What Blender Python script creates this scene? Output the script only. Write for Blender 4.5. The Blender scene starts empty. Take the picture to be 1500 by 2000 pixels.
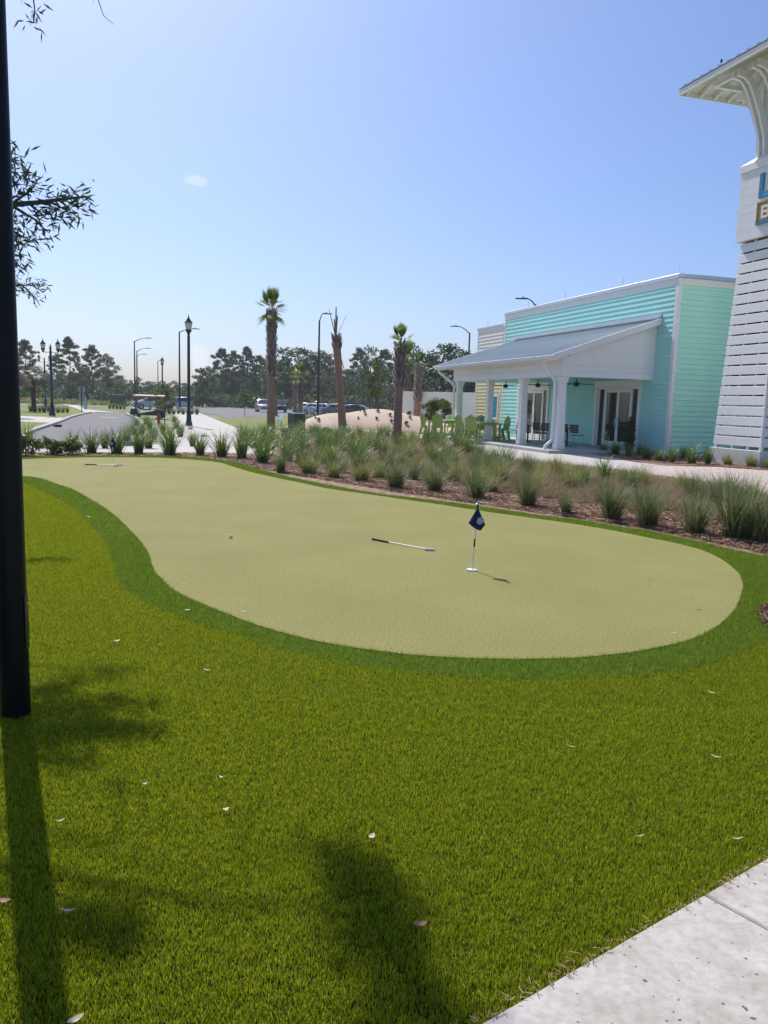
import bpy, bmesh, math, random
import numpy as np
from mathutils import Vector, Matrix
from mathutils.geometry import tessellate_polygon

random.seed(7)
rng = np.random.default_rng(11)
R = math.radians
SC = bpy.context.scene
COL = SC.collection

# ------------------------------------------------------------------ camera
FPX, CX, CY, EYE = 1560.0, 750.0, 1000.0, 1.6
ROLL = math.atan(339 / 11500)
PITCH = math.atan(FPX / 11505)
FW = np.array([0, math.cos(PITCH), -math.sin(PITCH)])
_R0 = np.array([1.0, 0, 0]); _D0 = -np.array([0, math.sin(PITCH), math.cos(PITCH)])
RT = math.cos(ROLL) * _R0 - math.sin(ROLL) * _D0
DN = math.sin(ROLL) * _R0 + math.cos(ROLL) * _D0
CAMP = np.array([0, 0, EYE])
cam = bpy.data.cameras.new('camera')
cam.sensor_fit = 'VERTICAL'; cam.sensor_height = 36.0
cam.lens = 36.0 * FPX / 2000.0
cam.clip_start = 0.05; cam.clip_end = 6000
camo = bpy.data.objects.new('camera', cam); COL.objects.link(camo)
mw = Matrix(((RT[0], -DN[0], -FW[0], 0), (RT[1], -DN[1], -FW[1], 0), (RT[2], -DN[2], -FW[2], EYE), (0, 0, 0, 1)))
camo.matrix_world = mw
SC.camera = camo

def ray(x, y):
    d = FW * FPX + RT * (x - CX) + DN * (y - CY)
    return d / np.linalg.norm(d)
def G(x, y, z=0.0):                      # photo measurement -> point on a level plane
    d = ray(x, y); t = (z - EYE) / d[2]
    return CAMP + d * t
def AT(x, y, Y):                         # photo measurement -> point at a known distance ahead
    d = ray(x, y); return CAMP + d * (Y / d[1])
def proj(P):
    v = np.asarray(P) - CAMP; w = v @ FW
    return CX + FPX * (v @ RT) / w, CY + FPX * (v @ DN) / w, w

# ------------------------------------------------------------------ sky, sun, exposure
SUN_AZ, SUN_EL = R(-26.5), R(49.0)       # azimuth from +Y, clockwise positive
sun = bpy.data.lights.new('sun', 'SUN'); sun.energy = 3.1; sun.angle = R(0.45); sun.color = (1.0, 0.955, 0.88)
suno = bpy.data.objects.new('sun', sun); COL.objects.link(suno)
sd = Vector((math.sin(SUN_AZ) * math.cos(SUN_EL), math.cos(SUN_AZ) * math.cos(SUN_EL), math.sin(SUN_EL)))
suno.rotation_euler = sd.to_track_quat('Z', 'Y').to_euler(); suno.location = (0, 0, 40)
W = bpy.data.worlds.new('World'); SC.world = W; W.use_nodes = True
wn, wl = W.node_tree.nodes, W.node_tree.links
bg = wn['Background']
sky = wn.new('ShaderNodeTexSky'); sky.sky_type = 'NISHITA'; sky.sun_disc = False
sky.sun_elevation = SUN_EL; sky.sun_rotation = SUN_AZ
sky.altitude = 0; sky.air_density = 1.0; sky.dust_density = 1.6; sky.ozone_density = 10.0
bg.inputs['Strength'].default_value = 0.086
SC.view_settings.view_transform = 'Standard'; SC.view_settings.look = 'None'
SC.view_settings.exposure = 0.72; SC.view_settings.gamma = 1.0; SC.view_settings.use_curve_mapping = False

def add_cloud(prev, px, py, wx, wy, seed, amount):
    """one small cumulus in the sky dome"""
    d = Vector(ray(px, py)); r = d.cross(Vector((0, 0, 1))).normalized(); u = r.cross(d).normalized()
    tc = wn.new('ShaderNodeTexCoord')
    def dot(v, s):
        n = wn.new('ShaderNodeVectorMath'); n.operation = 'DOT_PRODUCT'
        wl.new(tc.outputs['Generated'], n.inputs[0]); n.inputs[1].default_value = v
        m = wn.new('ShaderNodeMath'); m.operation = 'MULTIPLY'; m.inputs[1].default_value = s
        wl.new(n.outputs['Value'], m.inputs[0]); return m.outputs[0]
    a, b = dot(r, FPX / wx), dot(u, FPX / wy)
    front = dot(d, 1.0)
    def mth(op, x, y=None):
        n = wn.new('ShaderNodeMath'); n.operation = op
        for i, v in enumerate((x, y)):
            if v is None: continue
            if isinstance(v, (int, float)): n.inputs[i].default_value = v
            else: wl.new(v, n.inputs[i])
        return n.outputs[0]
    r2 = mth('ADD', mth('MULTIPLY', a, a), mth('MULTIPLY', b, b))
    nz = wn.new('ShaderNodeTexNoise'); nz.inputs['Scale'].default_value = 55; nz.inputs['Detail'].default_value = 6
    mp = wn.new('ShaderNodeMapping'); mp.inputs['Location'].default_value = (seed, seed * 2, 0)
    wl.new(tc.outputs['Generated'], mp.inputs['Vector']); wl.new(mp.outputs[0], nz.inputs['Vector'])
    v = mth('ADD', mth('SUBTRACT', 1.0, r2), mth('MULTIPLY', mth('SUBTRACT', nz.outputs['Fac'], 0.5), 2.6))
    mr = wn.new('ShaderNodeMapRange'); mr.interpolation_type = 'SMOOTHSTEP'
    mr.inputs['From Min'].default_value = 0.0; mr.inputs['From Max'].default_value = 0.9
    mr.inputs['To Max'].default_value = amount
    wl.new(v, mr.inputs['Value'])
    fac = mth('MULTIPLY', mr.outputs[0], mth('GREATER_THAN', front, 0.9))
    mx = wn.new('ShaderNodeMix'); mx.data_type = 'RGBA'
    wl.new(fac, mx.inputs['Factor']); wl.new(prev, mx.inputs['A']); mx.inputs['B'].default_value = (6.6, 7.0, 7.5, 1)
    return mx.outputs['Result']
tint = wn.new('ShaderNodeMix'); tint.data_type = 'RGBA'; tint.blend_type = 'MULTIPLY'; tint.inputs['Factor'].default_value = 1
wl.new(sky.outputs[0], tint.inputs['A']); tint.inputs['B'].default_value = (1.04, 0.975, 1.0, 1)
skyc = add_cloud(tint.outputs['Result'], 384, 353, 24, 10, 3.1, 0.38)
skyc = add_cloud(skyc, 388, 700, 20, 34, 8.7, 0.5)
wl.new(skyc, bg.inputs['Color'])

# ------------------------------------------------------------------ scene helpers
def tag(o, label=None, cat=None, group=None, kind=None):
    if label: o['label'] = label
    if cat: o['category'] = cat
    if group: o['group'] = group
    if kind: o['kind'] = kind
    return o
def empty(name, loc=(0, 0, 0), rz=0.0, label=None, cat=None, group=None):
    o = bpy.data.objects.new(name, None); COL.objects.link(o)
    o.location = loc; o.rotation_euler = (0, 0, rz); o.empty_display_size = 0.2
    return tag(o, label, cat, group)
def copy_tree(o, parent=None):
    c = o.copy(); COL.objects.link(c); c.parent = parent
    for ch in o.children: copy_tree(ch, c)
    return c
def place(o, loc, rz=0.0, s=1.0):
    o.location = loc; o.rotation_euler = (0, 0, rz); o.scale = (s, s, s) if isinstance(s, (int, float)) else s
def link_mesh(name, me, mat=None, parent=None):
    o = bpy.data.objects.new(name, me); COL.objects.link(o)
    if mat is not None and not me.materials: me.materials.append(mat)
    o.parent = parent
    return o
def raw_mesh(name, V, loops, starts, totals, smooth=False):
    me = bpy.data.meshes.new(name)
    me.vertices.add(len(V)); me.vertices.foreach_set('co', np.asarray(V, np.float32).ravel())
    me.loops.add(len(loops)); me.loops.foreach_set('vertex_index', np.asarray(loops, np.int32))
    me.polygons.add(len(starts))
    me.polygons.foreach_set('loop_start', np.asarray(starts, np.int32))
    me.polygons.foreach_set('loop_total', np.asarray(totals, np.int32))
    if smooth: me.polygons.foreach_set('use_smooth', np.ones(len(starts), bool))
    me.update(); me.validate(); return me
def faces_mesh(name, V, F, smooth=False):
    """V (n,3), F (m,k) with one k"""
    F = np.asarray(F, np.int32); k = F.shape[1]; m = len(F)
    return raw_mesh(name, V, F.ravel(), np.arange(m) * k, np.full(m, k), smooth)

class MB:
    def __init__(s): s.v = []; s.f = []
    def add(s, vs, fs):
        b = len(s.v); s.v += [tuple(float(c) for c in p) for p in vs]; s.f += [tuple(b + i for i in f) for f in fs]; return s
    def box(s, x0, x1, y0, y1, z0, z1):
        return s.add([(x0, y0, z0), (x1, y0, z0), (x1, y1, z0), (x0, y1, z0), (x0, y0, z1), (x1, y0, z1), (x1, y1, z1), (x0, y1, z1)],
                     [(0, 3, 2, 1), (4, 5, 6, 7), (0, 1, 5, 4), (1, 2, 6, 5), (2, 3, 7, 6), (3, 0, 4, 7)])
    def hexa(s, p):                      # 4 bottom (ccw) + 4 top
        return s.add(p, [(0, 3, 2, 1), (4, 5, 6, 7), (0, 1, 5, 4), (1, 2, 6, 5), (2, 3, 7, 6), (3, 0, 4, 7)])
    def beam(s, p, q, w, h, up=(0, 0, 1)):
        p, q, up = Vector(p), Vector(q), Vector(up); d = (q - p).normalized()
        a = d.cross(up).normalized() * (w / 2); b = a.normalized().cross(d) * (h / 2)
        return s.hexa([p - a - b, p + a - b, q + a - b, q - a - b, p - a + b, p + a + b, q + a + b, q - a + b])
    def tube(s, path, rad, segs=8, cap=True):
        path = [Vector(p) for p in path]; n = len(path)
        if isinstance(rad, (int, float)): rad = [rad] * n
        vs, fs = [], []
        ref = None
        for i, p in enumerate(path):
            t = (path[min(i + 1, n - 1)] - path[max(i - 1, 0)])
            t = t.normalized() if t.length > 1e-9 else Vector((0, 0, 1))
            if ref is None: ref = Vector((1, 0, 0)) if abs(t.x) < 0.9 else Vector((0, 1, 0))
            a = (ref - t * ref.dot(t)).normalized(); ref = a; b = t.cross(a)
            for k in range(segs):
                an = 2 * math.pi * k / segs
                vs.append(p + (a * math.cos(an) + b * math.sin(an)) * rad[i])
        for i in range(n - 1):
            for k in range(segs):
                k2 = (k + 1) % segs
                fs.append((i * segs + k, i * segs + k2, (i + 1) * segs + k2, (i + 1) * segs + k))
        if cap:
            fs.append(tuple(range(segs - 1, -1, -1))); fs.append(tuple((n - 1) * segs + k for k in range(segs)))
        return s.add(vs, fs)
    def lathe(s, prof, segs=16, o=(0, 0, 0)):
        vs, fs = [], []
        for r, z in prof:
            for k in range(segs):
                an = 2 * math.pi * k / segs
                vs.append((o[0] + r * math.cos(an), o[1] + r * math.sin(an), o[2] + z))
        n = len(prof)
        for i in range(n - 1):
            for k in range(segs):
                k2 = (k + 1) % segs
                fs.append((i * segs + k, i * segs + k2, (i + 1) * segs + k2, (i + 1) * segs + k))
        fs.append(tuple(range(segs - 1, -1, -1))); fs.append(tuple((n - 1) * segs + k for k in range(segs)))
        return s.add(vs, fs)
    def prism(s, poly, a, b, axis='y'):
        """poly of 2D points swept along an axis: y -> (x,z), x -> (y,z), z -> (x,y)"""
        n = len(poly)
        def P(p, t):
            return {'y': (p[0], t, p[1]), 'x': (t, p[0], p[1]), 'z': (p[0], p[1], t)}[axis]
        vs = [P(p, a) for p in poly] + [P(p, b) for p in poly]
        fs = [tuple(range(n)), tuple(range(2 * n - 1, n - 1, -1))]
        fs += [(i, i + n, (i + 1) % n + n, (i + 1) % n) for i in range(n)]
        return s.add(vs, fs)
    def face(s, pts): return s.add(pts, [tuple(range(len(pts)))])
    def mesh(s, name, smooth=False, bevel=0.0, angle=40):
        me = bpy.data.meshes.new(name); me.from_pydata(s.v, [], s.f); me.update()
        bm = bmesh.new(); bm.from_mesh(me); bmesh.ops.recalc_face_normals(bm, faces=bm.faces)
        if bevel > 0:
            es = [e for e in bm.edges if len(e.link_faces) == 2 and e.calc_face_angle(0) > R(30)]
            bmesh.ops.bevel(bm, geom=es, offset=bevel, segments=1, affect='EDGES', clamp_overlap=True)
        if smooth:
            for f in bm.faces: f.smooth = True
            for e in bm.edges:
                if len(e.link_faces) == 2 and e.calc_face_angle(0) > R(angle): e.smooth = False
        bm.to_mesh(me); bm.free(); return me
    def build(s, name, mat, parent=None, smooth=False, bevel=0.0):
        return link_mesh(name, s.mesh(name, smooth, bevel), mat, parent)

# ------------------------------------------------------------------ materials
def _new(name):
    m = bpy.data.materials.new(name); m.use_nodes = True
    return m, m.node_tree.nodes, m.node_tree.links, m.node_tree.nodes['Principled BSDF']
def _rgb(c, k=1.0): return (min(1, c[0] * k), min(1, c[1] * k), min(1, c[2] * k), 1)
def M(name, col, rough=0.6, var=0.12, scale=6.0, bump=0.0, bscale=60.0, metal=0.0, spec=0.5, col2=None, world=False, coat=0.0, stretch=None):
    m, n, l, b = _new(name)
    b.inputs['Roughness'].default_value = rough; b.inputs['Metallic'].default_value = metal
    b.inputs['Specular IOR Level'].default_value = spec; b.inputs['Coat Weight'].default_value = coat
    tc = n.new('ShaderNodeTexCoord'); src = tc.outputs['Object']
    if world:
        g = n.new('ShaderNodeNewGeometry'); src = g.outputs['Position']
    if stretch:
        mp = n.new('ShaderNodeMapping'); mp.inputs['Scale'].default_value = stretch
        l.new(src, mp.inputs['Vector']); src = mp.outputs[0]
    nz = n.new('ShaderNodeTexNoise'); nz.inputs['Scale'].default_value = scale; nz.inputs['Detail'].default_value = 7
    nz.inputs['Roughness'].default_value = 0.62
    l.new(src, nz.inputs['Vector'])
    rp = n.new('ShaderNodeValToRGB'); rp.color_ramp.elements[0].position = 0.3; rp.color_ramp.elements[1].position = 0.7
    rp.color_ramp.elements[0].color = _rgb(col, 1 - var); rp.color_ramp.elements[1].color = _rgb(col2 if col2 else col, 1 + var)
    l.new(nz.outputs['Fac'], rp.inputs['Fac']); l.new(rp.outputs[0], b.inputs['Base Color'])
    if bump > 0:
        n2 = n.new('ShaderNodeTexNoise'); n2.inputs['Scale'].default_value = bscale; n2.inputs['Detail'].default_value = 5
        l.new(src, n2.inputs['Vector'])
        bp = n.new('ShaderNodeBump'); bp.inputs['Strength'].default_value = bump; bp.inputs['Distance'].default_value = 0.02
        l.new(n2.outputs['Fac'], bp.inputs['Height']); l.new(bp.outputs[0], b.inputs['Normal'])
    return m
def LEAF(name, cols, trans=0.4, rough=0.5, spec=0.3, tcol=None):
    """one colour per leaf or blade, part of the light shining through"""
    m, n, l, b = _new(name)
    g = n.new('ShaderNodeNewGeometry'); rp = n.new('ShaderNodeValToRGB')
    el = rp.color_ramp.elements
    while len(el) < len(cols): el.new(0.5)
    for i, c in enumerate(cols):
        el[i].position = i / max(1, len(cols) - 1); el[i].color = _rgb(c)
    l.new(g.outputs['Random Per Island'], rp.inputs['Fac'])
    b.inputs['Roughness'].default_value = rough; b.inputs['Specular IOR Level'].default_value = spec
    l.new(rp.outputs[0], b.inputs['Base Color'])
    t = n.new('ShaderNodeBsdfTranslucent')
    if tcol:
        mx = n.new('ShaderNodeMix'); mx.data_type = 'RGBA'; mx.blend_type = 'MULTIPLY'; mx.inputs['Factor'].default_value = 1
        l.new(rp.outputs[0], mx.inputs['A']); mx.inputs['B'].default_value = _rgb3(tcol); l.new(mx.outputs['Result'], t.inputs['Color'])
    else: l.new(rp.outputs[0], t.inputs['Color'])
    ms = n.new('ShaderNodeMixShader'); ms.inputs[0].default_value = trans
    l.new(b.outputs[0], ms.inputs[1]); l.new(t.outputs[0], ms.inputs[2])
    l.new(ms.outputs[0], n['Material Output'].inputs['Surface'])
    return m
def _rgb3(c): return (c[0], c[1], c[2], 1)
def GLASS(name, col=(0.02, 0.025, 0.025), rough=0.03):
    m, n, l, b = _new(name)
    b.inputs['Base Color'].default_value = _rgb(col); b.inputs['Roughness'].default_value = rough
    b.inputs['Specular IOR Level'].default_value = 0.8
    return m

def poly_sheet(name, pts, z, mat, kind='structure', label=None, cat=None):
    P = [Vector((p[0], p[1], z)) for p in pts]
    tri = tessellate_polygon([P])
    me = bpy.data.meshes.new(name); me.from_pydata([tuple(p) for p in P], [], [tuple(t) for t in tri]); me.update()
    bm = bmesh.new(); bm.from_mesh(me); bmesh.ops.recalc_face_normals(bm, faces=bm.faces)
    for f in bm.faces:
        if f.normal.z < 0: f.normal_flip()
    bm.to_mesh(me); bm.free()
    o = link_mesh(name, me, mat); tag(o, label, cat, kind=kind); return o
def pxs(L, z=0.0): return [tuple(G(x, y, z)[:2]) for x, y in L]
def smooth_closed(P, n=4):
    P = np.array(P, float); m = len(P); out = []
    for i in range(m):
        p0, p1, p2, p3 = P[i - 1], P[i], P[(i + 1) % m], P[(i + 2) % m]
        for t in np.linspace(0, 1, n, endpoint=False):
            out.append(0.5 * ((2 * p1) + (-p0 + p2) * t + (2 * p0 - 5 * p1 + 4 * p2 - p3) * t * t + (-p0 + 3 * p1 - 3 * p2 + p3) * t ** 3))
    return np.array(out)
def inside(pts, poly):
    x, y = pts[:, 0], pts[:, 1]; poly = np.asarray(poly); res = np.zeros(len(pts), bool)
    j = len(poly) - 1
    for i in range(len(poly)):
        xi, yi = poly[i]; xj, yj = poly[j]
        if yi != yj:
            c = ((yi > y) != (yj > y)) & (x < (xj - xi) * (y - yi) / (yj - yi) + xi)
            res ^= c
        j = i
    return res

# ================================================================== GROUND
m_ground = M('dry_ground', (0.20, 0.19, 0.09), 0.9, 0.3, 0.25, 0.4, 8, world=True, col2=(0.16, 0.2, 0.06))
m_mulch = M('pine_straw_mulch', (0.21, 0.115, 0.075), 0.95, 0.45, 9, 0.9, 70, world=True, col2=(0.34, 0.22, 0.15))
m_green = M('putting_green_nap', (0.245, 0.228, 0.07), 0.85, 0.28, 60, 0.6, 200, spec=0.15, world=True, col2=(0.325, 0.305, 0.105))
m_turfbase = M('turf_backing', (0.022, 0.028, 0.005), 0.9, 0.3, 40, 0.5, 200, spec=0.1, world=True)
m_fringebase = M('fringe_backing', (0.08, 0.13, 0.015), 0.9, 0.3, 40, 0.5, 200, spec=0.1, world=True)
m_asphalt = M('asphalt', (0.155, 0.148, 0.15), 0.9, 0.12, 1.2, 0.3, 60, world=True)
m_conc_far = M('pale_concrete', (0.47, 0.435, 0.40), 0.85, 0.08, 1.5, 0.2, 40, world=True)
m_lawn = M('mown_lawn', (0.115, 0.15, 0.02), 0.95, 0.3, 1.5, 0.6, 30, world=True, col2=(0.19, 0.20, 0.035))
m_sand = M('pale_sand', (0.55, 0.42, 0.32), 0.95, 0.1, 3, 0.5, 12, world=True)
m_kerb = M('kerb_concrete', (0.42, 0.395, 0.36), 0.85, 0.08, 3, 0.2, 40, world=True)

_n, _l = m_green.node_tree.nodes, m_green.node_tree.links
_b = _n['Principled BSDF']; _b.inputs['Sheen Weight'].default_value = 0.06; _b.inputs['Sheen Roughness'].default_value = 0.5; _b.inputs['Sheen Tint'].default_value = (0.9, 0.88, 0.6, 1)
_src = _b.inputs['Base Color'].links[0].from_socket                       # broad worn and brushed patches
_g = _n.new('ShaderNodeNewGeometry'); _z = _n.new('ShaderNodeTexNoise'); _z.inputs['Scale'].default_value = 0.9; _z.inputs['Detail'].default_value = 4
_l.new(_g.outputs['Position'], _z.inputs['Vector'])
_r = _n.new('ShaderNodeValToRGB'); _r.color_ramp.elements[0].position = 0.35; _r.color_ramp.elements[0].color = (0.9, 0.9, 0.86, 1); _r.color_ramp.elements[1].position = 0.65; _r.color_ramp.elements[1].color = (1, 1, 1, 1)
_l.new(_z.outputs['Fac'], _r.inputs['Fac']); _m = _n.new('ShaderNodeMix'); _m.data_type = 'RGBA'; _m.blend_type = 'MULTIPLY'; _m.inputs['Factor'].default_value = 1
_l.new(_src, _m.inputs['A']); _l.new(_r.outputs[0], _m.inputs['B']); _l.new(_m.outputs['Result'], _b.inputs['Base Color'])

def paver_mat():
    m, n, l, b = _new('clay_pavers'); b.inputs['Roughness'].default_value = 0.85
    g = n.new('ShaderNodeNewGeometry'); mp = n.new('ShaderNodeMapping'); mp.inputs['Rotation'].default_value = (0, 0, R(62))
    l.new(g.outputs['Position'], mp.inputs['Vector'])
    br = n.new('ShaderNodeTexBrick'); br.inputs['Scale'].default_value = 1.0
    br.inputs['Brick Width'].default_value = 0.3; br.inputs['Row Height'].default_value = 0.15; br.inputs['Mortar Size'].default_value = 0.008
    br.inputs['Color1'].default_value = (0.56, 0.46, 0.41, 1); br.inputs['Color2'].default_value = (0.47, 0.38, 0.34, 1); br.inputs['Mortar'].default_value = (0.22, 0.19, 0.17, 1)
    l.new(mp.outputs[0], br.inputs['Vector']); l.new(br.outputs['Color'], b.inputs['Base Color'])
    bp = n.new('ShaderNodeBump'); bp.inputs['Strength'].default_value = 0.5; bp.inputs['Distance'].default_value = 0.01; bp.invert = True
    l.new(br.outputs['Fac'], bp.inputs['Height']); l.new(bp.outputs[0], b.inputs['Normal'])
    return m
m_paver = paver_mat()

poly_sheet('ground', [(-3000, -300), (3000, -300), (3000, 5000), (-3000, 5000)], -0.06, m_ground)

GREEN = [(-90, 912), (-60, 930), (0, 928), (44.6, 930), (81, 935), (108, 944.5), (140, 955), (173, 973), (210.7, 996), (237.7, 1019), (264.7, 1046), (281, 1067.5), (291.7, 1086),
         (299.8, 1110.7), (313.3, 1129.6), (332, 1147), (359, 1163), (391.6, 1178), (445, 1199), (500, 1220), (560, 1238), (625, 1253), (700, 1266), (800, 1278), (900, 1284.5), (1000, 1287), (1100, 1285), (1167, 1281), (1233, 1273),
         (1302.7, 1261), (1350.7, 1248), (1388, 1230.7), (1417, 1209), (1438.7, 1182.7), (1449, 1158.7), (1450.7, 1140), (1444, 1121), (1426, 1104), (1400, 1086.7), (1366.7, 1073), (1316.7, 1060), (1266.7, 1050),
         (1200, 1036.7), (1133, 1025), (1057, 1014), (948, 999), (864, 986), (780, 974), (696, 962), (640, 954), (593, 944), (540, 933), (486.7, 921), (446.7, 908.5), (430, 903.5), (393, 899), (320, 894.3), (219, 893), (133, 894), (43, 897), (-30, 902)]
FRINGE = [(-110, 915), (-70, 942), (0, 934), (44.6, 942), (67.5, 952.7), (94.5, 964.8), (129.6, 982), (156.7, 1002.6), (172.9, 1021.5), (197, 1045.8), (210.7, 1067.5), (216, 1083.7), (221.5, 1105), (235, 1137.7), (256.6, 1156.6),
          (283.6, 1173), (310.6, 1186), (345.7, 1200), (373, 1210.6), (400, 1219), (450, 1235), (500, 1250), (560, 1267), (625, 1282), (700, 1297), (800, 1311), (900, 1319), (1000, 1323), (1100, 1322), (1206.7, 1320), (1286.7, 1313), (1353, 1302.7),
          (1406.7, 1288), (1446.7, 1273), (1473, 1260), (1508, 1240), (1497, 1226), (1486, 1213), (1485, 1196), (1500, 1186), (1540, 1180), (1560, 1150), (1550, 1108), (1500, 1086.7), (1466.7, 1080), (1400, 1065), (1333, 1050), (1266.7, 1036.7), (1200, 1026.7),
          (1133, 1015), (1057, 1006), (948, 990), (864, 979), (780, 968.7), (726.7, 962), (646.7, 948), (566.7, 932), (508, 917), (473, 906.7), (433, 899), (390, 894.3), (320, 890.7), (219, 890.2), (133, 890.7), (43, 893), (-40, 898)]
green_p = smooth_closed(pxs(GREEN)); fringe_p = smooth_closed(pxs(FRINGE))
# a slightly ragged cut line
for k in range(len(green_p)):
    d = np.linalg.norm(green_p[k]); green_p[k] += rng.normal(0, 0.0035, 2) * min(1, d / 6)
cl0, cld = np.array([0.30, 1.89]), np.array([1.13, 0.82]); cld /= np.linalg.norm(cld)
cln = np.array([-cld[1], cld[0]])
CE = lambda t: tuple(cl0 + cld * t)
turf_p = np.array([CE(-6), CE(8), tuple(G(1620, 1210)[:2]), tuple(G(1400, 1180)[:2]), tuple(G(900, 1200)[:2]), tuple(G(420, 1100)[:2]), tuple(G(220, 960)[:2]), tuple(G(44, 915)[:2]), tuple(G(-200, 918)[:2]), (-14, 12), (-12, -2)])
mulch_L = [(-200, 878), (40, 880), (200, 881), (300, 883), (345, 880), (352, 832), (372, 834), (398, 846), (430, 872), (470, 880), (520, 846), (700, 842), (900, 846), (1000, 862), (1060, 884), (1183, 897), (1330, 908), (1500, 922), (1800, 948),
           (1900, 1300), (1620, 1260), (1500, 1190), (1380, 1120), (900, 1030), (500, 940), (300, 903), (-200, 905)]
poly_sheet('mulch_bed', pxs(mulch_L), -0.022, m_mulch)
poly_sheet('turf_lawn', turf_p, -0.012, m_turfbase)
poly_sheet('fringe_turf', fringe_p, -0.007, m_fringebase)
poly_sheet('putting_green', green_p, 0.0, m_green)

# roads, pavements, lawns on the far side
asph = [(-260, 905), (30, 868), (64, 842), (110, 826.5), (134, 816.5), (165, 808.3), (185, 804.8), (232, 804.2), (246, 808), (264, 815), (276, 826), (262, 846), (252, 869), (120, 869), (60, 870), (-200, 876)]
poly_sheet('road', pxs(asph), -0.03, m_asphalt)
poly_sheet('far_road', pxs([(-700, 790), (-100, 788.5), (120, 790.5), (260, 795.5), (262, 798), (120, 792.7), (-100, 791), (-700, 793)]), -0.035, m_asphalt)
poly_sheet('car_park', pxs([(330, 795), (420, 793.6), (620, 797), (800, 801), (800, 809), (610, 813), (440, 816), (418, 809), (388, 806.5), (330, 806)]), -0.034, m_asphalt)
poly_sheet('far_lawn', pxs([(-500, 793.5), (20, 791), (120, 794), (262, 799), (262, 806), (190, 803.5), (165, 806), (130, 812), (40, 811), (-500, 815)]), -0.04, m_lawn)
poly_sheet('verge_lawn', pxs([(-200, 806), (35, 804), (100, 807), (165, 807.6), (134, 815.6), (30, 811.5), (-200, 818)]), -0.032, m_lawn)
poly_sheet('kerb_lawn', pxs([(-200, 830), (35, 822), (110, 825.5), (64, 841), (20, 866), (-260, 900)]), -0.026, m_lawn)
poly_sheet('side_pavement', pxs([(-200, 818), (35, 811.5), (134, 815.6), (110, 825.3), (35, 822), (-200, 830)]), -0.024, m_conc_far)
poly_sheet('corner_pavement', pxs([(168, 806), (190, 804), (226, 804.6), (170, 799), (150, 791), (120, 789.5), (150, 797)]), -0.022, m_conc_far)
poly_sheet('front_pavement', pxs([(-300, 884), (-100, 874), (60, 868.5), (120, 868), (270, 868), (330, 866), (330, 884), (200, 882), (60, 881), (-300, 898)]), -0.018, m_conc_far)
poly_sheet('plaza', pxs([(296, 890), (320, 866), (352, 822), (336, 806.5), (390, 806.2), (416, 816.5), (470, 838), (540, 856), (540, 880), (470, 894), (420, 893), (360, 887)]), -0.0185, m_conc_far)
poly_sheet('plaza_lawn', pxs([(417, 817), (612, 813), (700, 822), (900, 838), (960, 850), (900, 852), (700, 849), (540, 850), (470, 838)]), -0.017, m_lawn)
# kerb beside the road
kl = [G(x, y) for x, y in [(-120, 885), (20, 862), (64, 841), (88, 833), (110, 826), (124, 820.5), (134, 816), (150, 811.5), (165, 808), (176, 806.2)]]
mb = MB()
for a, b in zip(kl[:-1], kl[1:]):
    mb.beam((a[0], a[1], 0.0), (b[0], b[1], 0.0), 0.26, 0.18)
k = mb.build('kerb', m_kerb, bevel=0.02); tag(k, kind='structure')
mb = MB()
for a, b in zip(*(lambda q: (q[:-1], q[1:]))([G(x, y) for x, y in [(246, 809), (264, 815.5), (277, 827), (263, 847), (253, 869)]])):
    mb.beam((a[0], a[1], 0.02), (b[0], b[1], 0.02), 0.3, 0.2)
k = mb.build('island_kerb', m_kerb, bevel=0.02); tag(k, kind='structure')
g0 = G(108, 829, 0.06)
o = MB().box(-0.16, 0.16, -0.5, 0.12, -0.05, 0.09).build('storm_drain', M('drain_iron', (0.02, 0.02, 0.022), 0.7)); o.location = (g0[0] + 0.25, g0[1] - 0.4, 0); o.rotation_euler = (0, 0, R(30))
tag(o, 'small dark storm drain inlet set in the pale kerb of the road', 'drain')
g0 = G(212, 815.5, -0.02)
o = MB().lathe([(0.75, 0), (0.75, 0.02), (0.6, 0.024)], 20).build('manhole_cover', m_conc_far); o.location = (g0[0], g0[1], -0.03)
tag(o, 'pale round manhole cover in the grey road', 'manhole')

# walkway by the porch and the paved path
poly_sheet('porch_walkway', pxs([(700, 838), (960, 858), (1041, 869), (1118, 879), (1173, 889), (1215, 897), (1262, 905), (1250, 922), (1183, 912), (1100, 904.5), (1033, 901), (950, 892), (900, 870), (780, 855)]), -0.0165, m_conc_far)
poly_sheet('paver_path', pxs([(1255, 903), (1300, 909), (1400, 911), (1500, 918), (1760, 935), (1760, 1000), (1500, 962), (1400, 942), (1300, 929), (1240, 921)]), -0.0125, m_paver)
poly_sheet('building_bed', pxs([(1130, 880.5), (1173, 889.5), (1215, 897), (1300, 907.5), (1400, 909.5), (1500, 916.5), (1760, 934), (1700, 880), (1480, 860), (1300, 858), (1160, 866)]), -0.0145, m_mulch)

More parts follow.
